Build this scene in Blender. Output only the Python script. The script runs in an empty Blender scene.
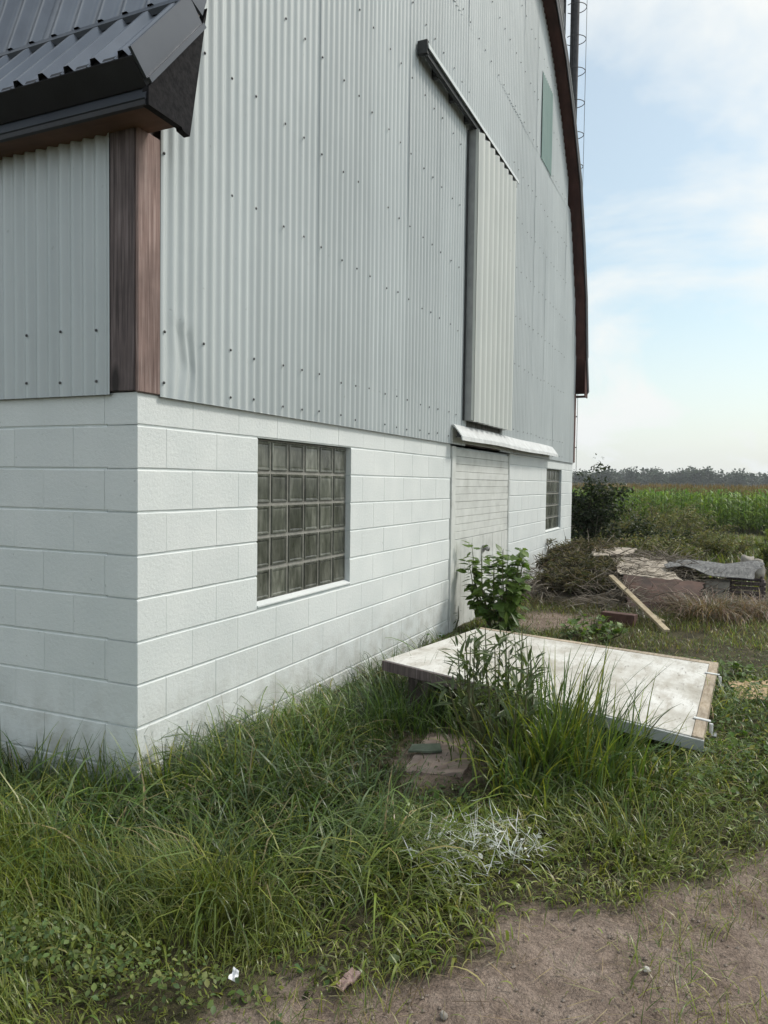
import bpy, math, random
import numpy as np
from mathutils import Matrix, Vector, Euler, noise as mnoise

R = math.radians
random.seed(7)
rng = np.random.default_rng(11)
scn = bpy.context.scene
COL = scn.collection

# ------------------------------------------------------------------ camera
ZG = 1.75                                    # height of the first mortar joint above the ground
F_PX = 748.4
YAW, PITCH, ROLL = 1.15004, -0.039536, 0.0134456
CAM = np.array([-2.69992, -2.46152, ZG - 0.25088])
_f = np.array([math.sin(YAW)*math.cos(PITCH), math.cos(YAW)*math.cos(PITCH), math.sin(PITCH)])
_r = np.array([math.cos(YAW), -math.sin(YAW), 0.0])
_u = np.cross(_r, _f)
_r2 = math.cos(ROLL)*_r + math.sin(ROLL)*_u
_u2 = -math.sin(ROLL)*_r + math.cos(ROLL)*_u
cd = bpy.data.cameras.new('camera')
cam = bpy.data.objects.new('camera', cd)
COL.objects.link(cam)
cd.sensor_fit = 'VERTICAL'
cd.sensor_height = 36.0
cd.lens = F_PX/1024*36.0
cd.clip_start = 0.05
cd.clip_end = 5000
cam.matrix_world = Matrix(((_r2[0], _u2[0], -_f[0], CAM[0]), (_r2[1], _u2[1], -_f[1], CAM[1]),
                           (_r2[2], _u2[2], -_f[2], CAM[2]), (0, 0, 0, 1)))
scn.camera = cam

def ray(u, v):
    return _r2*(u-384)/F_PX - _u2*(v-512)/F_PX + _f
def at(u, v, z=0.0):                         # photo pixel -> point at height z
    d = ray(u, v)
    return CAM + d*((z-CAM[2])/d[2])
def atd(u, v, dist):                         # photo pixel -> point at a depth
    return CAM + ray(u, v)*dist

# ------------------------------------------------------------------ world, sun, exposure
SUN_EL, SUN_AZ = R(50), R(143)               # azimuth clockwise from +y
world = bpy.data.worlds.new('World')
scn.world = world
world.use_nodes = True
nt = world.node_tree
nt.nodes.clear()
N = nt.nodes.new
out = N('ShaderNodeOutputWorld')
bg = N('ShaderNodeBackground')
bg.inputs['Strength'].default_value = 0.1
nt.links.new(bg.outputs[0], out.inputs[0])
sky = N('ShaderNodeTexSky')
sky.sky_type = 'NISHITA'
sky.sun_disc = False
sky.sun_elevation = SUN_EL
sky.sun_rotation = SUN_AZ
sky.air_density = 1.0
sky.dust_density = 2.0
sky.ozone_density = 1.0
tc = N('ShaderNodeTexCoord')
sep = N('ShaderNodeSeparateXYZ')
nt.links.new(tc.outputs['Generated'], sep.inputs[0])
def math_node(tree, op, a, b=None, clamp=False):
    n = tree.nodes.new('ShaderNodeMath')
    n.operation = op
    n.use_clamp = clamp
    for i, x in enumerate((a, b)):
        if x is None:
            continue
        if isinstance(x, (int, float)):
            n.inputs[i].default_value = x
        else:
            tree.links.new(x, n.inputs[i])
    return n.outputs[0]
zc = math_node(nt, 'MAXIMUM', sep.outputs[2], 0.0)
den = math_node(nt, 'ADD', zc, 0.42)
px = math_node(nt, 'DIVIDE', sep.outputs[0], den)
py = math_node(nt, 'DIVIDE', sep.outputs[1], den)
comb = N('ShaderNodeCombineXYZ')
nt.links.new(px, comb.inputs[0])
nt.links.new(py, comb.inputs[1])
comb.inputs[2].default_value = 5.3
cn = N('ShaderNodeTexNoise')
cn.inputs['Scale'].default_value = 1.9
cn.inputs['Detail'].default_value = 9
cn.inputs['Roughness'].default_value = 0.56
cn.inputs['Distortion'].default_value = 0.35
nt.links.new(comb.outputs[0], cn.inputs['Vector'])
cr = N('ShaderNodeValToRGB')
cr.color_ramp.elements[0].position = 0.43
cr.color_ramp.elements[0].color = (0.28, 0.28, 0.28, 1)
cr.color_ramp.elements[1].position = 0.575
cr.color_ramp.elements[1].color = (1, 1, 1, 1)
nt.links.new(cn.outputs[0], cr.inputs[0])
hz = N('ShaderNodeMapRange')
hz.inputs[1].default_value = 0.0
hz.inputs[2].default_value = 0.30
hz.inputs[3].default_value = 0.85
hz.inputs[4].default_value = 0.0
nt.links.new(zc, hz.inputs[0])
cover = math_node(nt, 'MAXIMUM', cr.outputs[0], hz.outputs[0])
skyg = N('ShaderNodeMix')
skyg.data_type = 'RGBA'
skyg.blend_type = 'MULTIPLY'
skyg.inputs[0].default_value = 1.0
skyg.inputs[7].default_value = (1.5, 1.62, 1.42, 1)
nt.links.new(sky.outputs[0], skyg.inputs[6])
cmix = N('ShaderNodeMix')
cmix.data_type = 'RGBA'
nt.links.new(cover, cmix.inputs[0])
nt.links.new(skyg.outputs[2], cmix.inputs[6])
cmix.inputs[7].default_value = (7.9, 8.15, 8.05, 1)
nt.links.new(cmix.outputs[2], bg.inputs['Color'])

sl = bpy.data.lights.new('sun', 'SUN')
sun = bpy.data.objects.new('sun', sl)
COL.objects.link(sun)
sl.energy = 2.0
sl.angle = R(10)
sl.color = (1.0, 0.95, 0.88)
_sd = Vector((math.sin(SUN_AZ)*math.cos(SUN_EL), math.cos(SUN_AZ)*math.cos(SUN_EL), math.sin(SUN_EL)))
sun.rotation_euler = _sd.to_track_quat('Z', 'Y').to_euler()
sun.location = (0, 0, 30)
vs = scn.view_settings
vs.view_transform = 'Standard'
vs.look = 'None'
vs.exposure = 0.28
vs.gamma = 1.0
vs.use_curve_mapping = False
scn.render.engine = 'CYCLES'
scn.render.resolution_x = 768
scn.render.resolution_y = 1024

# ------------------------------------------------------------------ helpers
class MB:
    def __init__(s):
        s.v = []
        s.f = []
    def quad(s, a, b, c, d):
        i = len(s.v)
        s.v += [tuple(a), tuple(b), tuple(c), tuple(d)]
        s.f.append((i, i+1, i+2, i+3))
        return s
    def tri(s, a, b, c):
        i = len(s.v)
        s.v += [tuple(a), tuple(b), tuple(c)]
        s.f.append((i, i+1, i+2))
        return s
    def box(s, x0, x1, y0, y1, z0, z1):
        return s.hexa([(x0, y0, z0), (x1, y0, z0), (x1, y1, z0), (x0, y1, z0),
                       (x0, y0, z1), (x1, y0, z1), (x1, y1, z1), (x0, y1, z1)])
    def hexa(s, p):
        i = len(s.v)
        s.v += [tuple(map(float, q)) for q in p]
        for f in ((0, 3, 2, 1), (4, 5, 6, 7), (0, 1, 5, 4), (1, 2, 6, 5), (2, 3, 7, 6), (3, 0, 4, 7)):
            s.f.append(tuple(i+k for k in f))
        return s
    def bar(s, a, b, w, t, up=(0, 0, 1)):        # box beam from a to b
        a, b = Vector(a), Vector(b)
        d = (b-a).normalized()
        sd = d.cross(Vector(up))
        if sd.length < 1e-4:
            sd = Vector((1, 0, 0))
        sd.normalize()
        n = sd.cross(d)
        sd *= w/2
        n *= t/2
        return s.hexa([a-sd-n, a+sd-n, b+sd-n, b-sd-n, a-sd+n, a+sd+n, b+sd+n, b-sd+n])
    def tube(s, pts, radii, n=6, cap=True):
        pts = [Vector(p) for p in pts]
        if isinstance(radii, (int, float)):
            radii = [radii]*len(pts)
        rings = []
        for k, p in enumerate(pts):
            d = (pts[min(k+1, len(pts)-1)]-pts[max(k-1, 0)]).normalized()
            a = d.cross(Vector((0, 0, 1)))
            if a.length < 1e-3:
                a = d.cross(Vector((1, 0, 0)))
            a.normalize()
            b = d.cross(a)
            i = len(s.v)
            for j in range(n):
                t = 2*math.pi*j/n
                s.v.append(tuple(p+(a*math.cos(t)+b*math.sin(t))*radii[k]))
            rings.append(i)
        for k in range(len(pts)-1):
            for j in range(n):
                s.f.append((rings[k]+j, rings[k]+(j+1) % n, rings[k+1]+(j+1) % n, rings[k+1]+j))
        if cap:
            s.f.append(tuple(rings[0]+j for j in range(n)))
            s.f.append(tuple(rings[-1]+n-1-j for j in range(n)))
        return s
    def prism(s, poly, ax, a, b):               # polygon extruded along an axis (ax = 0/1/2)
        def P(q, t):
            q = list(q)
            q.insert(ax, t)
            return tuple(q)
        n = len(poly)
        i = len(s.v)
        s.v += [P(q, a) for q in poly]+[P(q, b) for q in poly]
        s.f.append(tuple(range(i+n-1, i-1, -1)))
        s.f.append(tuple(range(i+n, i+2*n)))
        for k in range(n):
            s.f.append((i+k, i+(k+1) % n, i+n+(k+1) % n, i+n+k))
        return s
    def mesh(s, name, mat, smooth=False):
        me = bpy.data.meshes.new(name)
        me.from_pydata(s.v, [], s.f)
        if mat:
            me.materials.append(mat)
        if smooth:
            me.shade_smooth()
        me.update()
        return me
    def build(s, name, mat, parent=None, smooth=False, bevel=0.0):
        me = s.mesh(name, mat, smooth)
        import bmesh
        bm = bmesh.new()
        bm.from_mesh(me)
        bmesh.ops.recalc_face_normals(bm, faces=bm.faces)
        if bevel > 0:
            bmesh.ops.bevel(bm, geom=list(bm.edges), offset=bevel, segments=1, affect='EDGES', profile=0.5)
        bm.to_mesh(me)
        bm.free()
        return link(name, me, parent)

def link(name, me, parent=None, mw=None):
    o = bpy.data.objects.new(name, me)
    COL.objects.link(o)
    if mw is not None:
        o.matrix_basis = mw
    if parent is not None:
        o.parent = parent
        o.matrix_parent_inverse = parent['_inv'] if False else PINV[parent.name]
    PINV[o.name] = (PINV[parent.name] if parent is not None else Matrix.Identity(4))
    # children of this object use world coordinates: undo this object's own basis too
    PINV[o.name] = o_world_inv(o)
    return o
PINV = {}
def o_world_inv(o):
    m = o.matrix_basis.copy()
    p = o
    mw = o.matrix_basis.copy()
    if o.parent is not None:
        mw = WORLD[o.parent.name] @ o.matrix_parent_inverse @ o.matrix_basis
    WORLD[o.name] = mw
    return mw.inverted()
WORLD = {}

def thing(name, label, cat, loc, group=None):
    o = bpy.data.objects.new(name, None)
    COL.objects.link(o)
    o.location = loc
    o.empty_display_size = 0.2
    WORLD[o.name] = Matrix.Translation(loc)
    PINV[o.name] = WORLD[o.name].inverted()
    return tag(o, label, cat, group)
def tag(o, label=None, cat=None, group=None, kind=None):
    if label:
        o['label'] = label
    if cat:
        o['category'] = cat
    if group:
        o['group'] = group
    if kind:
        o['kind'] = kind
    return o

# ------------------------------------------------------------------ materials
def new_mat(name):
    m = bpy.data.materials.new(name)
    m.use_nodes = True
    t = m.node_tree
    b = t.nodes['Principled BSDF']
    return m, t, b
def obj_coord(t, scale=(1, 1, 1), kind='Object'):
    c = t.nodes.new('ShaderNodeTexCoord')
    mp = t.nodes.new('ShaderNodeMapping')
    mp.inputs['Scale'].default_value = scale
    if kind == 'World':
        g = t.nodes.new('ShaderNodeNewGeometry')
        t.links.new(g.outputs['Position'], mp.inputs[0])
    else:
        t.links.new(c.outputs[kind], mp.inputs[0])
    return mp.outputs[0]
def noise(t, vec, scale, detail=4, rough=0.55, dist=0.0):
    n = t.nodes.new('ShaderNodeTexNoise')
    n.inputs['Scale'].default_value = scale
    n.inputs['Detail'].default_value = detail
    n.inputs['Roughness'].default_value = rough
    n.inputs['Distortion'].default_value = dist
    t.links.new(vec, n.inputs['Vector'])
    return n.outputs[0]
def ramp(t, fac, stops):
    r = t.nodes.new('ShaderNodeValToRGB')
    e = r.color_ramp.elements
    while len(e) < len(stops):
        e.new(0.5)
    for k, (p, c) in enumerate(stops):
        e[k].position = p
        e[k].color = (c[0], c[1], c[2], 1) if not isinstance(c, (int, float)) else (c, c, c, 1)
    t.links.new(fac, r.inputs[0])
    return r.outputs[0]
def mixc(t, fac, a, b, blend='MIX'):
    n = t.nodes.new('ShaderNodeMix')
    n.data_type = 'RGBA'
    n.blend_type = blend
    for i, x in ((0, fac), (6, a), (7, b)):
        if isinstance(x, (int, float)):
            n.inputs[i].default_value = x
        elif isinstance(x, tuple):
            n.inputs[i].default_value = (x[0], x[1], x[2], 1)
        else:
            t.links.new(x, n.inputs[i])
    return n.outputs[2]
def bump(t, b, h, strength, dist):
    n = t.nodes.new('ShaderNodeBump')
    n.inputs['Strength'].default_value = strength
    n.inputs['Distance'].default_value = dist
    t.links.new(h, n.inputs['Height'])
    t.links.new(n.outputs[0], b.inputs['Normal'])
def obj_rand(t):
    return t.nodes.new('ShaderNodeObjectInfo').outputs['Random']

def mat_surface(name, c0, c1, scale, rough=0.7, vscale=(1, 1, 1), bump_s=0.3, bump_d=0.003, bscale=None,
                metallic=0.0, coord='World', rand=0.0, spec=0.5, detail=5):
    m, t, b = new_mat(name)
    v = obj_coord(t, vscale, coord)
    n = noise(t, v, scale, detail)
    c = ramp(t, n, [(0.32, c0), (0.68, c1)])
    if rand > 0:
        rr = t.nodes.new('ShaderNodeMapRange')
        rr.inputs[3].default_value = 1-rand
        rr.inputs[4].default_value = 1+rand
        t.links.new(obj_rand(t), rr.inputs[0])
        c = mixc(t, 1.0, c, rr.outputs[0], 'MULTIPLY')
    t.links.new(c, b.inputs['Base Color'])
    b.inputs['Roughness'].default_value = rough
    b.inputs['Metallic'].default_value = metallic
    b.inputs['Specular IOR Level'].default_value = spec
    if bump_s > 0:
        bump(t, b, noise(t, v, bscale or scale*3, 6), bump_s, bump_d)
    return m

def mat_block_paint():
    m, t, b = new_mat('painted_block')
    v = obj_coord(t, (1, 1, 1), 'World')
    big = noise(t, v, 2.2, 5)
    c = ramp(t, big, [(0.3, (0.63, 0.665, 0.662)), (0.72, (0.725, 0.75, 0.742))])
    rr = t.nodes.new('ShaderNodeMapRange')
    rr.inputs[3].default_value = 0.975
    rr.inputs[4].default_value = 1.015
    t.links.new(obj_rand(t), rr.inputs[0])
    c = mixc(t, 1.0, c, rr.outputs[0], 'MULTIPLY')
    # splashed dirt low on the wall, in patches
    g = t.nodes.new('ShaderNodeNewGeometry')
    s = t.nodes.new('ShaderNodeSeparateXYZ')
    t.links.new(g.outputs['Position'], s.inputs[0])
    lo = t.nodes.new('ShaderNodeMapRange')
    lo.inputs[1].default_value = 0.05
    lo.inputs[2].default_value = 0.55
    lo.inputs[3].default_value = 1.0
    lo.inputs[4].default_value = 0.0
    t.links.new(s.outputs[2], lo.inputs[0])
    pn = ramp(t, noise(t, v, 7, 8, 0.65), [(0.42, 0.0), (0.7, 0.7)])
    c = mixc(t, math_node(t, 'MULTIPLY', lo.outputs[0], pn), c, (0.27, 0.25, 0.2))
    # chips and flakes
    ch = ramp(t, noise(t, v, 34, 3, 0.5), [(0.70, 0.0), (0.75, 0.6)])
    c = mixc(t, ch, c, (0.36, 0.38, 0.37))
    t.links.new(c, b.inputs['Base Color'])
    b.inputs['Roughness'].default_value = 0.62
    f1 = noise(t, v, 210, 4, 0.6)
    f2 = noise(t, v, 55, 3, 0.5)
    bump(t, b, math_node(t, 'ADD', f1, math_node(t, 'MULTIPLY', f2, 1.3)), 0.45, 0.0045)
    return m

def mat_tin(name, c0, c1, rough=0.42, streak=0.5, green=False):
    m, t, b = new_mat(name)
    v = obj_coord(t, (1, 1, 1), 'World')
    vst = obj_coord(t, (14, 14, 0.35), 'World')
    n = noise(t, v, 0.9, 5)
    st = noise(t, vst, 1.0, 6, 0.6)
    f = math_node(t, 'ADD', math_node(t, 'MULTIPLY', n, 1-streak), math_node(t, 'MULTIPLY', st, streak))
    c = ramp(t, f, [(0.3, c0), (0.7, c1)])
    rr = t.nodes.new('ShaderNodeMapRange')
    rr.inputs[3].default_value = 0.95
    rr.inputs[4].default_value = 1.04
    t.links.new(obj_rand(t), rr.inputs[0])
    c = mixc(t, 1.0, c, rr.outputs[0], 'MULTIPLY')
    sp = ramp(t, noise(t, v, 26, 2, 0.5), [(0.745, 0.0), (0.775, 0.4)])
    c = mixc(t, sp, c, (0.30, 0.31, 0.30))
    t.links.new(c, b.inputs['Base Color'])
    b.inputs['Roughness'].default_value = rough
    b.inputs['Metallic'].default_value = 0.12
    bump(t, b, noise(t, v, 5, 3), 0.12, 0.01)
    return m

def mat_wood(name, c0, c1, c2, vscale, rough=0.85, knots=True, rand=0.08, coord='World', blo=(0.72, 1.12)):
    m, t, b = new_mat(name)
    v = obj_coord(t, vscale, coord)
    v1 = obj_coord(t, (1, 1, 1), coord)
    g = noise(t, v, 9, 7, 0.62, 0.3)
    c = ramp(t, g, [(0.28, c0), (0.52, c1), (0.76, c2)])
    blot = ramp(t, noise(t, v1, 3.2, 4), [(0.35, blo[0]), (0.66, blo[1])])
    c = mixc(t, 1.0, c, blot, 'MULTIPLY')
    if knots:
        vo = t.nodes.new('ShaderNodeTexVoronoi')
        vo.inputs['Scale'].default_value = 6.0
        t.links.new(obj_coord(t, tuple(0.35 if s < 1 else 1.0 for s in vscale), coord), vo.inputs['Vector'])
        k = ramp(t, vo.outputs['Distance'], [(0.10, 0.9), (0.21, 0.0)])
        c = mixc(t, k, c, tuple(x*0.35 for x in c0))
    rr = t.nodes.new('ShaderNodeMapRange')
    rr.inputs[3].default_value = 1-rand
    rr.inputs[4].default_value = 1+rand
    t.links.new(obj_rand(t), rr.inputs[0])
    c = mixc(t, 1.0, c, rr.outputs[0], 'MULTIPLY')
    t.links.new(c, b.inputs['Base Color'])
    b.inputs['Roughness'].default_value = rough
    bump(t, b, g, 0.5, 0.004)
    return m

def mat_leaf(name, rough=0.5, trans=0.35, spec=0.35):
    m, t, b = new_mat(name)
    a = t.nodes.new('ShaderNodeAttribute')
    a.attribute_name = 'col'
    t.links.new(a.outputs['Color'], b.inputs['Base Color'])
    b.inputs['Roughness'].default_value = rough
    b.inputs['Specular IOR Level'].default_value = spec
    tr = t.nodes.new('ShaderNodeBsdfTranslucent')
    hs = t.nodes.new('ShaderNodeMix')
    hs.data_type = 'RGBA'
    hs.blend_type = 'MULTIPLY'
    hs.inputs[0].default_value = 1
    hs.inputs[7].default_value = (1.25, 1.3, 0.7, 1)
    t.links.new(a.outputs['Color'], hs.inputs[6])
    t.links.new(hs.outputs[2], tr.inputs[0])
    mx = t.nodes.new('ShaderNodeMixShader')
    mx.inputs[0].default_value = trans
    t.links.new(b.outputs[0], mx.inputs[1])
    t.links.new(tr.outputs[0], mx.inputs[2])
    o = [n for n in t.nodes if n.type == 'OUTPUT_MATERIAL'][0]
    t.links.new(mx.outputs[0], o.inputs[0])
    return m

def mat_glassblock():
    m, t, b = new_mat('glass_block')
    v = obj_coord(t, (1, 1, 1), 'World')
    n = noise(t, obj_coord(t, (14, 14, 5), 'World'), 1.0, 5, 0.6)
    c = ramp(t, n, [(0.28, (0.036, 0.040, 0.032)), (0.5, (0.092, 0.097, 0.080)), (0.75, (0.21, 0.215, 0.185))])
    rr = t.nodes.new('ShaderNodeMapRange')
    rr.inputs[3].default_value = 0.65
    rr.inputs[4].default_value = 1.3
    t.links.new(obj_rand(t), rr.inputs[0])
    c = mixc(t, 1.0, c, rr.outputs[0], 'MULTIPLY')
    t.links.new(c, b.inputs['Base Color'])
    b.inputs['Roughness'].default_value = 0.2
    b.inputs['Specular IOR Level'].default_value = 0.55
    wv = noise(t, obj_coord(t, (30, 30, 3), 'World'), 1.0, 3)
    bump(t, b, wv, 0.35, 0.01)
    return m

M = {}
M['block'] = mat_block_paint()
M['mortar'] = mat_surface('painted_mortar', (0.50, 0.55, 0.55), (0.62, 0.66, 0.66), 9, 0.7, bump_s=0.5, bscale=80)
M['tin'] = mat_tin('pale_grey_tin', (0.435, 0.470, 0.476), (0.565, 0.600, 0.604))
M['tin_left'] = M['tin']
M['tin_door'] = mat_tin('cream_tin', (0.54, 0.56, 0.535), (0.65, 0.665, 0.63), 0.45)
M['tin_dark'] = mat_surface('shade_grey_tin', (0.12, 0.125, 0.12), (0.26, 0.265, 0.255), 14, 0.6)  # dark tin colour that stands in for shade
M['fibreglass'] = mat_tin('green_fibreglass', (0.17, 0.27, 0.245), (0.28, 0.38, 0.35), 0.35)
M['roof'] = mat_surface('slate_roof_metal', (0.17, 0.185, 0.215), (0.23, 0.25, 0.285), 3, 0.33, metallic=0.6, bump_s=0.1, rand=0.06)
M['roof_trim'] = mat_surface('slate_trim_metal', (0.065, 0.074, 0.092), (0.082, 0.092, 0.112), 4, 0.4, metallic=0.3, bump_s=0.05)
M['black_trim'] = mat_surface('black_trim', (0.012, 0.012, 0.016), (0.022, 0.022, 0.028), 6, 0.6, bump_s=0.1)
M['tar_board'] = mat_surface('tarred_board', (0.008, 0.008, 0.010), (0.024, 0.023, 0.025), 42, 0.9, spec=0.15, bump_s=0.8, bscale=60)
M['soffit'] = mat_wood('brown_soffit_wood', (0.10, 0.052, 0.036), (0.16, 0.085, 0.062), (0.20, 0.115, 0.085), (1, 0.08, 1), knots=False)
M['rake_soffit'] = mat_wood('dark_brown_soffit', (0.050, 0.021, 0.018), (0.076, 0.032, 0.027), (0.10, 0.044, 0.038), (0.3, 1, 0.3), knots=False)
M['post_dark'] = mat_wood('dark_weathered_wood', (0.045, 0.034, 0.034), (0.13, 0.10, 0.098), (0.22, 0.18, 0.175), (9, 9, 0.3))
M['post_red'] = mat_wood('faded_red_wood', (0.13, 0.080, 0.070), (0.27, 0.185, 0.165), (0.42, 0.335, 0.31), (9, 9, 0.3))
M['white_wood'] = mat_wood('white_painted_wood', (0.50, 0.51, 0.485), (0.62, 0.635, 0.61), (0.69, 0.70, 0.68), (0.5, 0.5, 0.5), 0.6, knots=False, rand=0.03, blo=(0.93, 1.04))
M['hood'] = mat_surface('flaking_white_paint', (0.50, 0.51, 0.505), (0.66, 0.675, 0.675), 9, 0.5, bump_s=0.25, bscale=16, bump_d=0.005)
M['iron'] = mat_surface('black_iron', (0.012, 0.014, 0.016), (0.03, 0.032, 0.034), 20, 0.55)
M['screw'] = mat_surface('dark_screw', (0.05, 0.05, 0.055), (0.09, 0.09, 0.09), 90, 0.5, bump_s=0)
M['grout'] = mat_surface('grey_grout', (0.22, 0.215, 0.19), (0.33, 0.32, 0.29), 30, 0.8, bump_s=0.4)
M['glass'] = mat_glassblock()
M['leaf'] = mat_leaf('leaf')
M['grass'] = mat_leaf('grass_blade', 0.38, 0.3, 0.5)
M['stem'] = mat_surface('green_stem', (0.06, 0.075, 0.03), (0.12, 0.11, 0.05), 20, 0.7)
M['bark'] = mat_surface('grey_bark', (0.06, 0.05, 0.04), (0.15, 0.13, 0.11), 25, 0.9, bump_s=0.6)
M['chrome'] = mat_surface('dull_steel', (0.22, 0.22, 0.22), (0.4, 0.4, 0.4), 40, 0.35, metallic=0.8, bump_s=0.1)
M['stave'] = mat_surface('silo_concrete', (0.10, 0.105, 0.11), (0.17, 0.17, 0.17), 2, 0.85)
M['pipe'] = mat_surface('dark_pipe', (0.035, 0.036, 0.04), (0.07, 0.07, 0.075), 8, 0.6, metallic=0.3)

# ------------------------------------------------------------------ ground
px2 = lambda pts: np.array([at(u, v)[:2] for u, v in pts])
DIRT = px2([(900, 815), (768, 850), (722, 862), (672, 884), (634, 893), (596, 884), (560, 896), (538, 918), (505, 948),
            (462, 946), (428, 966), (385, 966), (345, 982), (310, 1000), (270, 1015), (235, 1045), (215, 1300),
            (500, 2500), (1500, 1800), (1500, 900)])
BARE = [px2([(384, 784), (402, 744), (436, 727), (490, 720), (500, 745), (480, 775), (445, 798), (398, 804)]),
        px2([(506, 622), (540, 612), (600, 613), (622, 620), (590, 628), (540, 630)])]
def inside(poly, x, y):
    c = np.zeros(x.shape, bool)
    n = len(poly)
    for i in range(n):
        x0, y0 = poly[i]
        x1, y1 = poly[(i+1) % n]
        m = ((y0 > y) != (y1 > y)) & (x < (x1-x0)*(y-y0)/((y1-y0)+1e-12)+x0)
        c ^= m
    return c
def sdist(poly, x, y):                         # signed distance, positive inside
    d = np.full(x.shape, 1e9)
    n = len(poly)
    for i in range(n):
        a = poly[i]
        e = poly[(i+1) % n]-a
        t = np.clip(((x-a[0])*e[0]+(y-a[1])*e[1])/(e@e+1e-12), 0, 1)
        d = np.minimum(d, np.hypot(x-a[0]-t*e[0], y-a[1]-t*e[1]))
    return np.where(inside(poly, x, y), d, -d)
def vnoise(x, y, s, seed=0):                   # smooth value noise
    x = np.asarray(x, float)*s+seed*17.3
    y = np.asarray(y, float)*s+seed*9.1
    xi, yi = np.floor(x).astype(int), np.floor(y).astype(int)
    fx, fy = x-xi, y-yi
    fx, fy = fx*fx*(3-2*fx), fy*fy*(3-2*fy)
    def h(a, b):
        k = (a*374761393+b*668265263+seed*144269) & 0x7fffffff
        k = ((k ^ (k >> 13))*1274126177) & 0x7fffffff
        return ((k ^ (k >> 16)) & 0xffff)/65535.0
    return (h(xi, yi)*(1-fx)+h(xi+1, yi)*fx)*(1-fy)+(h(xi, yi+1)*(1-fx)+h(xi+1, yi+1)*fx)*fy
def smooth(a, b, x):
    t = np.clip((x-a)/(b-a), 0, 1)
    return t*t*(3-2*t)
def gz(x, y):
    x = np.asarray(x, float)
    y = np.asarray(y, float)
    slope = -0.75*smooth(11, 36, x)
    rough = (vnoise(x, y, 1.1, 3)-0.5)*0.05+(vnoise(x, y, 4, 4)-0.5)*0.02
    return slope+rough*np.clip(1-(np.hypot(x, y)-15)/30, 0, 1)
def dirtmask(x, y):
    j = (vnoise(x, y, 3.5, 5)-0.5)*0.34+(vnoise(x, y, 11, 6)-0.5)*0.16
    d = smooth(-0.10, 0.12, sdist(DIRT, x, y)+j)
    for b in BARE:
        d = np.maximum(d, 0.85*smooth(-0.10, 0.16, sdist(b, x, y)+j*0.9))
    return d
def axis(lo, hi, step, far_lo, far_hi):
    a = list(np.arange(lo, hi+1e-6, step))
    s = step
    while a[-1] < far_hi:
        s *= 1.25
        a.append(a[-1]+s)
    s = step
    while a[0] > far_lo:
        s *= 1.25
        a.insert(0, a[0]-s)
    return np.array(a)
gx = axis(-3.2, 7.0, 0.045, -1500, 1800)
gy = axis(-4.2, 0.4, 0.045, -1500, 1500)
X, Y = np.meshgrid(gx, gy, indexing='ij')
dm = dirtmask(X, Y)
Zg = gz(X, Y)
near = (np.abs(X-2) < 6) & (np.abs(Y+2) < 3)
Zg = Zg+np.where(near, dm*((vnoise(X, Y, 9, 8)-0.5)*0.016+(vnoise(X, Y, 19, 9)-0.5)*0.012)-dm*0.02, 0)
nx, ny = len(gx), len(gy)
verts = np.stack([X, Y, Zg], -1).reshape(-1, 3)
ii = (np.arange(nx-1)[:, None]*ny+np.arange(ny-1)[None, :]).reshape(-1)
quads = np.stack([ii, ii+ny, ii+ny+1, ii+1], 1)
def np_mesh(name, verts, faces, mat, cols=None, smooth_=True):
    # faces: list of int arrays (each (n,k))
    me = bpy.data.meshes.new(name)
    me.vertices.add(len(verts))
    me.vertices.foreach_set('co', np.asarray(verts, np.float32).ravel())
    tot = np.concatenate([np.full(len(f), f.shape[1]) for f in faces])
    idx = np.concatenate([f.ravel() for f in faces])
    me.loops.add(len(idx))
    me.loops.foreach_set('vertex_index', idx.astype(np.int32))
    me.polygons.add(len(tot))
    st = np.concatenate([[0], np.cumsum(tot)[:-1]])
    me.polygons.foreach_set('loop_start', st.astype(np.int32))
    me.polygons.foreach_set('loop_total', tot.astype(np.int32))
    if smooth_:
        me.polygons.foreach_set('use_smooth', np.ones(len(tot), bool))
    if cols is not None:
        a = me.attributes.new('col', 'FLOAT_COLOR', 'POINT')
        c = np.ones((len(verts), 4), np.float32)
        c[:, :3] = cols
        a.data.foreach_set('color', c.ravel())
    me.materials.append(mat)
    me.update()
    me.validate()
    return me
m, t, b = new_mat('soil_and_turf')
a = t.nodes.new('ShaderNodeAttribute')
a.attribute_name = 'col'
v = obj_coord(t, (1, 1, 1), 'World')
soil = ramp(t, noise(t, v, 5, 8, 0.65), [(0.26, (0.155, 0.113, 0.090)), (0.5, (0.295, 0.228, 0.187)), (0.74, (0.41, 0.33, 0.28))])
speck = ramp(t, math_node(t, 'ADD', math_node(t, 'MULTIPLY', noise(t, v, 120, 3, 0.6), 0.5), math_node(t, 'MULTIPLY', noise(t, v, 33, 5, 0.7), 0.5)), [(0.36, 0.58), (0.64, 1.36)])
soil = mixc(t, 1.0, soil, speck, 'MULTIPLY')
turf = ramp(t, noise(t, v, 7, 6), [(0.3, (0.04, 0.036, 0.022)), (0.55, (0.085, 0.075, 0.042)), (0.75, (0.16, 0.13, 0.09))])
sp = t.nodes.new('ShaderNodeSeparateColor')
t.links.new(a.outputs['Color'], sp.inputs[0])
t.links.new(mixc(t, sp.outputs[0], turf, soil), b.inputs['Base Color'])
b.inputs['Roughness'].default_value = 0.95
b.inputs['Specular IOR Level'].default_value = 0.2
h = math_node(t, 'ADD', noise(t, v, 28, 6, 0.7), math_node(t, 'MULTIPLY', noise(t, v, 110, 4, 0.6), 0.5))
bump(t, b, h, 1.0, 0.03)
M['ground'] = m
g = np.repeat(dm.reshape(-1, 1), 3, 1)
ground = link('ground', np_mesh('ground', verts, [quads], m, g))
tag(ground, 'bare brown soil with trodden dirt track and turf around the barn', 'ground', kind='structure')

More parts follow.
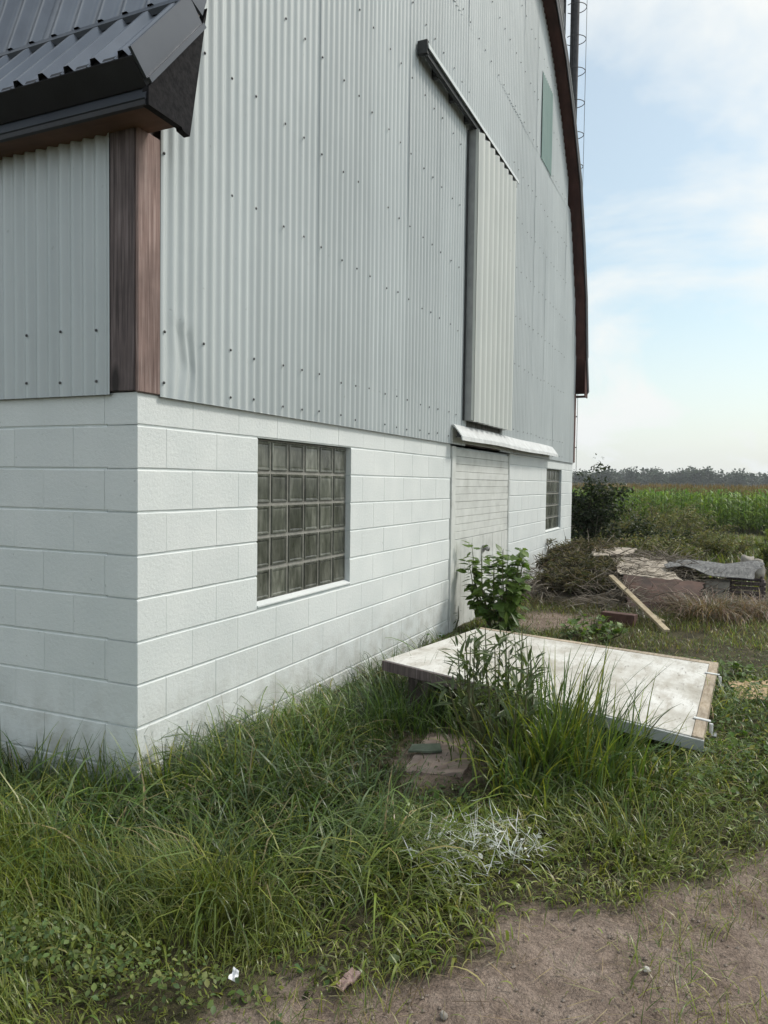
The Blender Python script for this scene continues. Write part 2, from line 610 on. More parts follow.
# ------------------------------------------------------------------ the barn
W = 11.2                                       # gable width
LEN = 14.0
TOPB = ZG+0.155                                # top of the block wall
barn = thing('barn', 'white block barn clad in pale corrugated tin with arched slate metal roof', 'barn', (W/2, 0, 0))
CH = 0.2032
WIN = [(0.99, 2.20), (8.98, 10.19)]
WZ0, WZ1 = ZG-0.995, ZG-0.004
DOOR = (4.42, 6.74)
openings = [(a0, b0, WZ0, WZ1) for a0, b0 in WIN]+[(DOOR[0], DOOR[1], -0.3, TOPB+0.01)]

def wall_backing(u0, u1, z0, z1, holes):
    us = sorted({u0, u1}|{h[0]-0.004 for h in holes}|{h[1]+0.004 for h in holes})
    zs = sorted({z0, z1}|{max(z0, h[2]-0.004) for h in holes}|{min(z1, h[3]+0.004) for h in holes})
    for i in range(len(us)-1):
        for k in range(len(zs)-1):
            um, zm = (us[i]+us[i+1])/2, (zs[k]+zs[k+1])/2
            if not any(h[0]-0.004 <= um <= h[1]+0.004 and h[2]-0.004 <= zm <= h[3]+0.004 for h in holes):
                yield us[i], us[i+1], zs[k], zs[k+1]
gable_walls = []
for wa, wb_ in ((0.007, DOOR[0]-0.004), (DOOR[1]+0.004, W-0.007)):
    gw = MB()
    for u0, u1, z0, z1 in wall_backing(wa, wb_, -0.30, TOPB-0.004, [o_ for o_ in openings[:2] if wa < o_[0] < wb_]):
        gw.box(u0, u1, 0.0045, 0.188, z0, z1)
    gable_walls.append(gw.build('gable_block_wall', M['mortar'], barn))
lw = MB()
lw.box(0.0045, 0.188, 0.190, LEN, -0.30, TOPB-0.004)
left_wall = lw.build('side_block_wall', M['mortar'], barn)
rw = MB()
rw.box(W-0.19, W-0.001, 0.192, LEN, -0.30, TOPB-0.003)
rw.build('side_block_wall', M['block'], barn)
bw = MB()
bw.box(0.19, W-0.192, LEN-0.19, LEN-0.002, -0.30, TOPB-0.003)
bw.build('rear_block_wall', M['block'], barn)

blk_cache = {}
def block_mesh(w, h, var):
    key = (round(w, 3), round(h, 3), var)
    if key in blk_cache:
        return blk_cache[key]
    gv, gh = (0.0012 if var == 2 else 0.0003), 0.0036                   # half joints
    r2 = random.Random(hash(key) & 0xffff)
    x0, x1, z0, z1 = gv, w-gv, gh, h-gh
    d = 0.18
    bv = 0.005
    j = lambda a: r2.uniform(-a, a)
    # front face inset by the bevel, worn corners
    o = [(x0, z0), (x1, z0), (x1, z1), (x0, z1)]
    i_ = [(x0+.0007, z0+bv+j(.0015)), (x1-.0007, z0+bv+j(.0015)), (x1-.0007, z1-bv+j(.0015)), (x0+.0007, z1-bv+j(.0015))]
    v = [(p[0], 0.0, p[1]) for p in i_]+[(p[0], 0.0042, p[1]) for p in o]+[(p[0], d, p[1]) for p in o]
    f = [(0, 1, 2, 3), (8, 11, 10, 9)]
    for k in range(4):
        n = (k+1) % 4
        f += [(k, k+4, n+4, n), (k+4, k+8, n+8, n+4)]
    me = bpy.data.meshes.new('block')
    me.from_pydata(v, [], f)
    me.materials.append(M['block'])
    me.update()
    blk_cache[key] = me
    return me
def courses():
    yield ZG, TOPB, 0
    k = 0
    z = ZG
    while z > -0.18:
        yield z-CH, z, k+1
        z -= CH
        k += 1
def lay(parent, length, off_even, off_odd, to_world, holes, upto):
    for z0, z1, k in courses():
        off = off_odd if k % 2 else off_even
        xs = [0.0]
        x = off
        while x < min(length, upto)-0.02:
            if x > 0.02:
                xs.append(x)
            x += 0.4
        xs.append(min(length, upto))
        for a0, b0 in zip(xs[:-1], xs[1:]):
            segs = [(a0, b0)]
            for h in holes:
                if h[2] < (z0+z1)/2 < h[3]:
                    ns = []
                    for s0, s1 in segs:
                        if s1 <= h[0] or s0 >= h[1]:
                            ns.append((s0, s1))
                        else:
                            if s0 < h[0]:
                                ns.append((s0, h[0]))
                            if s1 > h[1]:
                                ns.append((h[1], s1))
                    segs = ns
            for s0, s1 in segs:
                if s1-s0 < 0.03:
                    continue
                link('block', block_mesh(s1-s0, z1-z0, random.randint(0, 2)), parent if not isinstance(parent, list) else parent[0 if s0 < 5 else 1],
                     to_world(s0, z0, random.uniform(-0.0005, 0.0005)))
lay(gable_walls, W, 0.4, 0.2, lambda s, z, p: Matrix.Translation((s, p, z)), openings, W)
UP_L = 2.6
rotL = Matrix(((0, 1, 0, 0), (-1, 0, 0, 0), (0, 0, 1, 0), (0, 0, 0, 1)))
def left_world(s, z, p, L=None):
    # block local x runs towards -y, its front faces -x
    return Matrix.Translation((p, s, z)) @ Matrix(((0, 1, 0, 0), (1, 0, 0, 0), (0, 0, 1, 0), (0, 0, 0, 1)))
# the gable blocks reach the corner, the side wall starts behind them on alternate courses
lay(left_wall, LEN, 0.2, 0.4, left_world, [(0, 0.004, -1, 5)], UP_L)
lw2 = MB()
lw2.box(0.0005, 0.004, UP_L+0.002, LEN, -0.3, TOPB-0.004)
m, t, b = new_mat('painted_block_pattern')
br = t.nodes.new('ShaderNodeTexBrick')
gg = t.nodes.new('ShaderNodeNewGeometry')
se = t.nodes.new('ShaderNodeSeparateXYZ')
co = t.nodes.new('ShaderNodeCombineXYZ')
t.links.new(gg.outputs['Position'], se.inputs[0])
t.links.new(se.outputs[1], co.inputs[0])
t.links.new(se.outputs[2], co.inputs[1])
t.links.new(co.outputs[0], br.inputs['Vector'])
for k_, v_ in (('Scale', 1.0), ('Mortar Size', 0.004), ('Brick Width', 0.4), ('Row Height', CH)):
    br.inputs[k_].default_value = v_
br.inputs['Color1'].default_value = (0.64, 0.69, 0.69, 1)
br.inputs['Color2'].default_value = (0.66, 0.71, 0.71, 1)
br.inputs['Mortar'].default_value = (0.5, 0.55, 0.55, 1)
t.links.new(br.outputs[0], b.inputs['Base Color'])
lw2.build('side_wall_face', m, barn)

# --- glass block windows
def glass_block_mesh():
    b = MB()
    s, d = 0.0895, 0.0
    rings = [(s, 0.004), (s-0.004, 0.0), (s-0.013, 0.0006), (s-0.020, 0.0065), (s-0.032, 0.0060)]
    base = []
    for r_, y in rings:
        i = len(b.v)
        b.v += [(-r_, y, -r_), (r_, y, -r_), (r_, y, r_), (-r_, y, r_)]
        base.append(i)
    for a0, b0 in zip(base[:-1], base[1:]):
        for k in range(4):
            n = (k+1) % 4
            b.f.append((a0+k, a0+n, b0+n, b0+k))
    i = base[-1]
    b.f.append((i, i+1, i+2, i+3))
    i = len(b.v)
    b.v += [(-s, 0.08, -s), (s, 0.08, -s), (s, 0.08, s), (-s, 0.08, s)]
    for k in range(4):
        n = (k+1) % 4
        b.f.append((base[0]+n, base[0]+k, i+k, i+n))
    b.f.append((i+3, i+2, i+1, i))
    return b.mesh('glass_block', M['glass'])
GB = glass_block_mesh()
for wi, (w0, w1) in enumerate(WIN):
    wb = MB()
    wb.box(w0+0.001, w1-0.001, 0.0450, 0.15, WZ0+0.001, WZ1-0.001)
    win = wb.build('window', M['grout'], barn)
    tag(win, ['glass block window of six by five dark squares near the barn corner', 'glass block window beyond the painted door'][wi])
    cw = (w1-w0)/6
    chh = (WZ1-WZ0-0.02)/5
    for i in range(6):
        for k in range(5):
            sc = Matrix.Diagonal((cw/0.2*1.0, 1, chh/0.2*1.0, 1))
            mw = Matrix.Translation((w0+(i+0.5)*cw, 0.036+random.uniform(-.0008, .0008), WZ0+0.02+(k+0.5)*chh)) @ Matrix.Rotation(R(random.uniform(-.5, .5)), 4, 'Z') @ sc
            link('glass_block', GB, win, mw)
    sb = MB()
    sb.hexa([(w0+.003, -0.006, WZ0-0.002), (w1-.003, -0.006, WZ0-0.002), (w1-.003, 0.0385, WZ0-0.002), (w0+.003, 0.0385, WZ0-0.002),
             (w0+.003, -0.006, WZ0+0.006), (w1-.003, -0.006, WZ0+0.006), (w1-.003, 0.0385, WZ0+0.024), (w0+.003, 0.0385, WZ0+0.024)])
    sb.build('window_sill', M['block'], win)

# --- painted plank door
dz0 = ZG-1.62
dj = ZG-0.835
door = MB().box(DOOR[0]+0.13, DOOR[1]-0.03, 0.034, 0.10, -0.12, TOPB-0.03).build('door', M['mortar'], barn)
zz = dj
nb = 12
bh = (TOPB-0.05-dj)/nb
for k in range(nb):
    yy = 0.012+random.uniform(-0.002, 0.003)
    # short and long boards: every row is broken once
    cut = DOOR[0]+random.uniform(0.8, 1.7)
    for x0, x1 in (((DOOR[0]+0.135, cut-0.0015), (cut+0.0015, DOOR[1]-0.035)) if k in (2, 7) else ((DOOR[0]+0.135, DOOR[1]-0.035),)):
        MB().box(x0, x1, yy+random.uniform(-.001, .001), 0.033, dj+k*bh+0.0022, dj+(k+1)*bh-0.0008).build('board', M['white_wood'], door, bevel=0.002)
np_ = 16
pw = (DOOR[1]-0.035-DOOR[0]-0.135)/np_
for k in range(np_):
    x0 = DOOR[0]+0.135+k*pw
    MB().box(x0+0.0012, x0+pw-0.0012, 0.010+random.uniform(-.0015, .0015), 0.033, -0.1, dj-0.004).build('board', M['white_wood'], door, bevel=0.002)
MB().box(DOOR[0]+0.018, DOOR[0]+0.128, -0.012, 0.10, -0.2, TOPB-0.03).build('door_jamb', M['white_wood'], barn, bevel=0.003)
MB().box(DOOR[1]-0.028, DOOR[1]-0.003, 0.004, 0.10, -0.2, TOPB-0.03).build('door_jamb', M['white_wood'], barn, bevel=0.003)
MB().box(DOOR[0]+0.136, DOOR[0]+0.165, -0.002, 0.009, dj-0.35, dj+0.30).build('strap', M['white_wood'], door)
# hasp and knob
kx, ky, kz = DOOR[0]+1.20, 0.03, ZG-0.995
kb = MB()
kb.tube([(kx, 0.01, kz), (kx, -0.02, kz), (kx, -0.04, kz), (kx, -0.062, kz), (kx, -0.072, kz)], [0.014, 0.014, 0.03, 0.032, 0.018], 10)
kb.box(kx-0.03, kx+0.06, -0.002, 0.009, kz-0.035, kz+0.035)
kb.build('door_knob', M['chrome'], door, smooth=False)

# --- white hood over the old track
hx0, hx1 = 4.36, 9.12
prof = [(-0.022, 0.338), (-0.040, 0.342), (-0.055, 0.335), (-0.140, 0.222), (-0.146, 0.180), (-0.134, 0.182), (-0.128, 0.222), (-0.050, 0.322), (-0.040, 0.328), (-0.022, 0.325)]
hb = MB()
nseg = 22
for k in range(nseg):
    xa, xb = hx0+(hx1-hx0)*k/nseg, hx0+(hx1-hx0)*(k+1)/nseg
    ja = [(math.sin(xa*3.1)*0.004, math.sin(xa*2.3+1)*0.005) for _ in prof]
    i = len(hb.v)
    for xx in (xa, xb):
        for q in prof:
            hb.v.append((xx, q[0]+math.sin(xx*3.1)*0.004, ZG+q[1]+math.sin(xx*2.3+1)*0.005))
    n = len(prof)
    for j in range(n):
        hb.f.append((i+j, i+(j+1) % n, i+n+(j+1) % n, i+n+j))
    if k == 0:
        hb.f.append(tuple(range(i, i+n)))
    if k == nseg-1:
        hb.f.append(tuple(range(i+2*n-1, i+n-1, -1)))
hood = hb.build('track_hood', M['hood'], barn)
MB().box(4.40, 9.05, -0.020, -0.0025, ZG+0.165, ZG+0.30).build('track_board', M['white_wood'], hood)
MB().bar((hx0+.02, -0.085, ZG+0.235), (hx1-.02, -0.085, ZG+0.235), 0.03, 0.05).build('rail', M['iron'], hood)

# --- roof profiles, (x, z above first joint)
UPL = [(0.10, 1.93), (0.20, 2.22), (0.42, 2.95), (0.80, 3.95), (1.25, 4.80), (1.95, 5.60), (2.70, 6.20), (3.60, 6.67), (4.60, 7.05), (5.60, 7.35)]
UPR = [(5.60, 7.35), (6.80, 6.96), (7.92, 6.57), (8.79, 6.14), (9.48, 5.59), (10.22, 4.83), (10.66, 4.02), (11.08, 3.06), (11.30, 2.05)]
KL = [(-0.25, 1.50), (0.115, 1.925)]
KR = [(11.30, 2.06), (11.52, 1.46)]
def offset(poly, d):
    o = []
    for k, p in enumerate(poly):
        a = poly[max(k-1, 0)]
        c = poly[min(k+1, len(poly)-1)]
        tx, tz = c[0]-a[0], c[1]-a[1]
        l = math.hypot(tx, tz)
        o.append((p[0]-tz/l*d, p[1]+tx/l*d))
    return o
inL = offset(UPL, -0.10)
inR = offset(UPR, -0.10)
inner = [(-0.2, 1.40), (0.12, 1.78)]+inL[:-1]+[(5.6, 7.24)]+inR[1:]+[(11.42, 1.45)]
ix = [p[0] for p in inner]
iz = [p[1] for p in inner]
def ztop(x):
    return np.interp(x, ix, iz)

# --- corrugated cladding
PITCH_C = 0.0762
AMP = 0.0105
def corr_sheet(name, u0, u1, z0f, z1f, base, mat, parent, plane='gable', dent=False, pitch=PITCH_C, amp=AMP, nz=10, seed=0, per=8):
    n = int(round((u1-u0)/pitch*per))
    us = np.linspace(u0, u1, n+1)
    V = []
    for iu, u in enumerate(us):
        za, zb = z0f(u), z1f(u)
        for k in range(nz+1):
            z = za+(zb-za)*k/nz
            uu = u
            y = base-amp*math.cos(2*math.pi*u/pitch)
            y += (vnoise(np.array([u*1.3+seed]), np.array([z*0.9]), 1.0, 21)[0]-0.5)*0.008
            if dent:
                zc_ = ZG+0.545-(u-0.2)*0.25
                wgt = math.exp(-((u-0.31)/0.085)**2)
                if z < zc_:
                    s_ = min(1, (zc_-z)/0.06)
                    y += 0.004*wgt*s_*max(0, 1-(zc_-z)/0.5)
                    uu += wgt*0.035*(1-abs((zc_-z)/0.42*2-1))*s_ if zc_-z < 0.42 else 0
                elif z < zc_+0.05:
                    y -= 0.004*wgt*(1-(z-zc_)/0.05)
            V.append((uu, y, z) if plane == 'gable' else (y, uu, z))
    V = np.array(V)
    i = (np.arange(n)[:, None]*(nz+1)+np.arange(nz)[None, :]).reshape(-1)
    F = np.stack([i, i+nz+1, i+nz+2, i+1], 1)
    if plane != 'gable':
        F = F[:, ::-1]
    me = np_mesh(name, V, [F], mat)
    return link(name, me, parent)
def screws(pts, parent, plane):
    b = MB()
    for u, z in pts:
        r_ = 0.0062
        ring = []
        i = len(b.v)
        for rr_, yy in ((r_*1.25, 0.0), (r_, -0.004), (r_*0.4, -0.006)):
            for j in range(6):
                a_ = j*math.pi/3
                du, dz = rr_*math.cos(a_), rr_*math.sin(a_)
                base = -0.012-AMP-0.001
                b.v.append((u+du, base+yy, z+dz) if plane == 'gable' else (base+yy, u+du, z+dz))
        for k in range(2):
            for j in range(6):
                b.f.append((i+k*6+j, i+k*6+(j+1) % 6, i+k*6+6+(j+1) % 6, i+k*6+6+j))
        b.f.append(tuple(i+12+j for j in range(6)))
    o = b.build('screws', M['screw'], parent)
    o['kind'] = 'stuff'
    return o
LAP = ZG+4.36
SD0, SD1 = 4.76, 6.27                           # sliding door on the gable
cl = MB().prism([(0.05, TOPB+0.002)]+[(W-0.02, TOPB+0.002)]+[(p[0]-0.03, ZG+p[1]-0.03) for p in reversed(inner) if 0.1 < p[0] < W], 1, 0.02, 0.06).build('gable_sheathing', M['post_dark'], barn)
SW = 10*PITCH_C
u = 0.137
ns = 0
rows = [0.21, 0.45, 1.29, 1.90, 2.51, 3.12, 3.73]
while u < W-0.05:
    ue = min(u+SW, W-0.005)
    wav = random.uniform(-0.003, 0.003)
    bot = TOPB-0.012
    def z0f(x, bot=bot):
        return bot if not (SD0+0.1 < x < SD1-0.05) else ZG+0.47
    def z1f(x):
        return min(LAP+0.05, ZG+ztop(x)+0.02)
    sh = corr_sheet('cladding_sheet', u, ue+0.02 if ue < W-0.1 else ue, z0f, z1f, -0.012+(ns % 2)*0.0016, M['tin'], barn, dent=(ns == 0), nz=60 if ns == 0 else 10, seed=ns*3.7, per=10 if ns < 6 else 8)
    pts = []
    for k, zr in enumerate(rows):
        for q in range(40):
            x = PITCH_C*round((0.19+q*0.254)/PITCH_C)
            x = PITCH_C*round((0.19+q*0.254+(0.0 if k < 3 else 0.0))/PITCH_C)
            if u <= x < ue and ZG+zr < z1f(x)-0.03 and not (SD0-0.02 < x < SD1+0.05) and random.random() > 0.04:
                pts.append((x+random.uniform(-.006, .006), ZG+zr+random.uniform(-.012, .012)))
    if pts:
        screws(pts, sh, 'gable')
    if ztop((u+ue)/2) > 4.36:
        up = corr_sheet('cladding_sheet', u, ue+0.02 if ue < W-0.1 else ue, lambda x, w_=wav*9: min(LAP+w_, ZG+ztop(x)), lambda x: max(min(LAP, ZG+ztop(x))+0.01, ZG+ztop(x)+0.02), -0.0150+(ns % 2)*0.0016, M['tin'], barn, seed=ns*5.1+40)
        pts = [(PITCH_C*round((0.19+q*0.254)/PITCH_C), LAP+zr) for q in range(44) for zr in (0.06, 0.7, 1.4, 2.1)]
        pts = [(x, z) for x, z in pts if u <= x < ue and z < ZG+ztop(x)-0.05]
        if pts:
            o = screws(pts, up, 'gable')
            o.location.y -= 0.0025
    u = ue
    ns += 1
    if W-u < 0.2:
        pass
for x0, x1 in ((0.142, DOOR[0]-0.002), (DOOR[1]+0.002, W-0.006)):  # added dark strips that draw an even shadow line below the cladding
    MB().box(x0, x1, -0.0215, -0.0008, TOPB-0.0135, TOPB-0.0125).build('shade_line_strip', M['tin_dark'], barn)
MB().box(-0.0215, -0.0008, 0.154, LEN, TOPB-0.0135, TOPB-0.0125).build('shade_line_strip', M['tin_dark'], barn)
# fibreglass light panel
corr_sheet('light_panel', 8.0, 8.74, lambda x: ZG+4.37, lambda x: ZG+5.57, -0.024, M['fibreglass'], barn, seed=99)
# dark strip under the sliding door, the recess's shade put into its colour
corr_sheet('recess_shade_strip', SD0+0.1, SD1-0.05, lambda x: ZG+0.20, lambda x: ZG+0.50, 0.004, M['tin_dark'], barn, seed=55, nz=2)
# side cladding, left
u = 0.15
k_ = 0
while u < LEN:
    ue = min(u+SW, LEN)
    sh = corr_sheet('cladding_sheet', u, ue+0.015, lambda y: TOPB-0.012, lambda y: ZG+1.36, -0.012+(k_ % 2)*0.0016, M['tin_left'], barn, plane='side', seed=k_*2.3+7, per=10 if k_ < 3 else 6, nz=8)
    pts = [(PITCH_C*round((0.21+q*0.254)/PITCH_C), ZG+zr) for q in range(60) for zr in (0.21, 0.45)]
    pts = [(a_+random.uniform(-.005, .005), z_+random.uniform(-.006, .006)) for a_, z_ in pts if u <= a_ < ue]
    if pts and k_ < 6:
        screws(pts, sh, 'side')
    u = ue
    k_ += 1
MB().box(0.02, 0.06, 0.06, LEN, TOPB+0.002, ZG+1.5).build('side_sheathing', M['post_dark'], barn)
# right side (hidden from here)
MB().box(W-0.03, W+0.005, 0.05, LEN, TOPB+0.002, ZG+1.5).build('side_cladding', M['tin'], barn)
MB().prism([(0.05, TOPB+0.002)]+[(W-0.02, TOPB+0.002)]+[(p[0]-0.03, ZG+p[1]-0.03) for p in reversed(inner) if 0.1 < p[0] < W], 1, LEN-0.05, LEN-0.01).build('rear_cladding', M['tin'], barn)

# --- corner boards
MB().box(-0.0125, 0.138, -0.0145, 0.004, TOPB-0.004, ZG+1.345).build('corner_board', M['post_red'], barn, bevel=0.004)
MB().box(-0.0165, 0.004, 0.0055, 0.1515, TOPB+0.001, ZG+1.345).build('corner_board', M['post_dark'], barn, bevel=0.004)
MB().box(W-0.02, W+0.03, -0.036, 0.004, TOPB+0.001, ZG+1.40).build('corner_board', M['post_red'], barn, bevel=0.004)
MB().box(W+0.006, W+0.036, 0.0055, 0.150, TOPB+0.001, ZG+1.40).build('corner_board', M['post_dark'], barn, bevel=0.004)

# --- upper sliding door and track
sdz0, sdz1 = ZG+0.405, ZG+3.36
sd = MB().box(SD0+0.004, SD1-0.004, -0.094, -0.024, sdz0, sdz1).build('sliding_door', mat_surface('grey_door_edge', (0.27, 0.28, 0.28), (0.34, 0.35, 0.35), 9, 0.6), barn)
nr = 8
dp = (SD1-SD0)/nr
corr_sheet('door_skin', SD0, SD1, lambda x: sdz0-0.01, lambda x: sdz1, -0.122, M['tin_door'], sd, pitch=dp, amp=0.024, seed=31, per=14)
MB().box(SD0, SD0+0.03, -0.120, -0.0945, sdz0, sdz1).build('edge_trim', M['tin_door'], sd)
tx0, tx1, tz = 3.33, 6.44, ZG+3.41
tr = MB()
tr.prism([(-0.020, 0.075), (-0.115, 0.050), (-0.125, 0.0), (-0.117, 0.0), (-0.108, 0.042), (-0.020, 0.066)], 0, tx0, tx1)
tr.v = [(x, y, z+tz) for x, y, z in tr.v]
track = tr.build('door_track', mat_tin('pale_flashing', (0.5, 0.54, 0.54), (0.62, 0.66, 0.66)), barn)
MB().bar((tx0+.01, -0.085, tz-0.02), (tx1-.02, -0.085, tz-0.02), 0.035, 0.05).build('rail', M['iron'], track)
MB().box(tx0-0.015, tx0+0.03, -0.11, -0.022, tz-0.035, tz+0.075).build('end_stop', M['iron'], track)
for k in range(7):
    x = tx0+0.35+k*0.45
    MB().box(x, x+0.05, -0.06, -0.015, tz-0.05, tz+0.05).build('bracket', M['iron'], track)
for x in (SD0+0.25, SD1-0.25):
    MB().box(x, x+0.06, -0.10, -0.07, sdz1-0.05, tz-0.03).build('hanger', M['iron'], sd)
MB().box(SD0-0.055, SD0-0.02, -0.030, -0.021, ZG+0.40, ZG+3.34).build('door_guide', M['iron'], barn)

# --- roof
RP = 0.152
def ribbed(name, prof, y0, y1, mat, parent, side):
    # trapezoid ribs standing off the profile
    ys = []
    k0 = math.floor(y0/RP)
    k = k0
    while k*RP < y1+RP:
        for dy, hh in ((-0.075, 0), (-0.028, 0), (-0.014, 0.026), (0.014, 0.026), (0.028, 0), (0.045, 0.0), (0.050, 0.004), (0.055, 0.0)):
            ys.append((k*RP+dy, hh))
        k += 1
    ys = [q for q in ys if y0 <= q[0] <= y1]
    ys = [(y0, 0.0)]+ys+[(y1, 0.0)]
    V, n = [], len(prof)
    offs = [offset(prof, 0.0), offset(prof, 0.026), offset(prof, 0.004)]
    for y, hh in ys:
        o = offs[0] if hh == 0 else (offs[1] if hh > 0.02 else offs[2])
        V += [(p[0], y, ZG+p[1]) for p in o]
    i = (np.arange(len(ys)-1)[:, None]*n+np.arange(n-1)[None, :]).reshape(-1)
    F = np.stack([i, i+1, i+n+1, i+n], 1)
    return link(name, np_mesh(name, np.array(V), [F], mat, smooth_=False), parent)
OV = 0.20
roof = MB()
def strip(prof_out, th, y0, y1, mb):
    pin = offset(prof_out, -th)
    for k in range(len(prof_out)-1):
        a_, b_ = prof_out[k], prof_out[k+1]
        c_, d_ = pin[k], pin[k+1]
        mb.hexa([(c_[0], y0, ZG+c_[1]), (d_[0], y0, ZG+d_[1]), (d_[0], y1, ZG+d_[1]), (c_[0], y1, ZG+c_[1]),
                 (a_[0], y0, ZG+a_[1]), (b_[0], y0, ZG+b_[1]), (b_[0], y1, ZG+b_[1]), (a_[0], y1, ZG+a_[1])])
    return mb
DECK_L = offset(UPL, -0.02)
DECK_R = offset(UPR, -0.02)
deck = strip(DECK_R, 0.08, -OV+0.012, LEN, strip(DECK_L, 0.08, -OV+0.012, LEN, MB())).build('roof_deck', M['rake_soffit'], barn)
strip(offset(KR, -0.02), 0.09, -OV+0.012, LEN, MB()).build('eave_deck', M['rake_soffit'], barn)
strip(offset(KL, -0.02), 0.05, -OV+0.012, LEN, MB()).build('eave_deck', M['rake_soffit'], barn)
y = -OV+0.003
while y < LEN:
    y1 = min(y+6*RP, LEN)
    for side, pu, pk in ((0, UPL, KL), (1, UPR, KR)):
        ribbed('roof_panel', pu, y, y1, M['roof'], deck, side)
        ribbed('eave_panel', pk, y, y1, M['roof'], deck, side)
    y = y1
# flashing strip between the steep roof and the flared eave
tb = MB().prism([(0.062, ZG+1.872), (0.094, ZG+1.912), (0.085, ZG+1.935), (0.050, ZG+1.893)], 1, -OV+0.01, LEN)
tb.build('flashing', M['roof_trim'], deck)
# rake trim on the gable face
def rake(prof, w, y0, y1, name, mat, parent, lift=0.03):
    return strip(offset(prof, lift), w, y0, y1, MB()).build(name, mat, parent)
rake(KL, 0.125, -OV-0.012, -OV+0.002, 'rake_trim', M['roof_trim'], deck)
rake(UPL, 0.125, -OV-0.014, -OV+0.001, 'rake_trim', M['roof_trim'], deck)
rake(UPR, 0.145, -OV-0.014, -OV+0.001, 'rake_trim', M['black_trim'], deck)
rake(KR, 0.145, -OV-0.013, -OV+0.002, 'rake_trim', M['black_trim'], deck)
lip = offset(KL, -0.095)
strip(lip, 0.022, -OV-0.026, -OV-0.0125, MB()).build('rake_lip', M['roof_trim'], deck)
# pale strip along the far rake, a sky highlight put in as colour
strip(offset(UPR, 0.045), 0.014, -OV-0.02, -OV+0.04, MB()).build('rake_highlight', M['tin'], deck)
# black cut end of the flared eave, fascia, lip and boxed soffit
E = [(-0.252, 1.495), (-0.160, 1.415)]
MB().prism([(E[0][0], ZG+E[0][1]), (E[1][0], ZG+E[1][1]), (E[1][0]+0.03, ZG+E[1][1]+0.03), (E[0][0]+0.02, ZG+E[0][1]+0.03)], 1, -OV+0.004, LEN).build('eave_board', M['black_trim'], deck)
MB().prism([(-0.150, ZG+1.42), (-0.172, ZG+1.365), (-0.164, ZG+1.360), (-0.140, ZG+1.42)], 1, -OV+0.006, LEN).build('fascia', M['roof_trim'], deck)
MB().box(-0.168, -0.146, -OV+0.007, LEN, ZG+1.338, ZG+1.3595).build('fascia_lip', M['black_trim'], deck)
MB().box(-0.144, 0.055, -OV+0.03, LEN, ZG+1.342, ZG+1.357).build('soffit', M['soffit'], deck)
# dark boarded end of the eave box
MB().prism([(-0.160, ZG+1.415), (-0.160, ZG+1.338), (0.055, ZG+1.336), (0.060, ZG+1.325), (0.112, ZG+1.318), (0.235, ZG+1.96), (0.195, ZG+1.86)], 1, -OV-0.006, -OV+0.0285).build('eave_end_board', M['tar_board'], deck)
# far eave soffit
MB().box(W+0.004, W+0.22, -OV+0.02, LEN, ZG+1.352, ZG+1.37).build('soffit', M['rake_soffit'], deck)
MB().prism([(11.19, ZG+1.345), (11.47, ZG+1.345), (11.48, ZG+1.44), (11.25, ZG+2.0), (11.19, ZG+2.0)], 1, -OV+0.004, -OV+0.019).build('eave_end_board', M['rake_soffit'], deck)

# ------------------------------------------------------------------ silo behind the barn
sc_ = atd(560, 484, 31.0)
rt = ray(565, 484)
rt = Vector((rt[0], rt[1], 0)).normalized()
rn = Vector((rt.y, -rt.x, 0))                   # to the right of the line of sight
p_edge = Vector(atd(554.0, 484, 30.0))
SR, SH = 2.9, 24.0
cen = p_edge-rn*SR
gzS = float(gz(cen.x, cen.y))
silo = thing('silo', 'tall dark concrete silo with caged ladder rising behind the barn roof', 'silo', (cen.x, cen.y, gzS))
MB().tube([(cen.x, cen.y, gzS-0.3), (cen.x, cen.y, gzS+SH)], SR, 48).build('silo_wall', M['stave'], silo)
dm_ = MB()
dm_.tube([(cen.x, cen.y, gzS+SH+0.002+math.sin(a_)*1.8) for a_ in np.linspace(0, math.pi/2*0.98, 7)], [SR*1.01*math.cos(a_) for a_ in np.linspace(0, math.pi/2*0.98, 7)], 48)
dm_.build('dome', M['chrome'], silo)
for k in range(22):
    z = gzS+0.8+k*1.05
    MB().tube([(cen.x+math.cos(a_)*(SR+.015), cen.y+math.sin(a_)*(SR+.015), z) for a_ in np.linspace(0, 2*math.pi, 41)], 0.022, 5, cap=False).build('hoop', M['pipe'], silo)
pc = p_edge+rn*0.40
MB().tube([(pc.x, pc.y, gzS+0.3), (pc.x, pc.y, gzS+SH+0.6), (pc.x-rn.x*0.5, pc.y-rn.y*0.5, gzS+SH+1.3)], 0.18, 14).build('filler_pipe', M['pipe'], silo)
for k in range(18):
    z = gzS+2.3+k*1.22
    pts = []
    for a_ in np.linspace(-2.35, 2.35, 19):
        q = p_edge+rn*(0.42+0.42*math.cos(a_))+rt*(0.36*math.sin(a_))
        pts.append((q.x, q.y, z))
    MB().tube(pts, 0.016, 5).build('cage_hoop', M['pipe'], silo)
q = p_edge+rn*0.845
MB().tube([(q.x, q.y, gzS+2.2), (q.x, q.y, gzS+SH)], 0.010, 5).build('cage_bar', M['pipe'], silo)
q = p_edge+rn*0.03
MB().tube([(q.x, q.y, gzS+2.2), (q.x, q.y, gzS+SH)], 0.03, 5).build('ladder_rail', M['pipe'], silo)

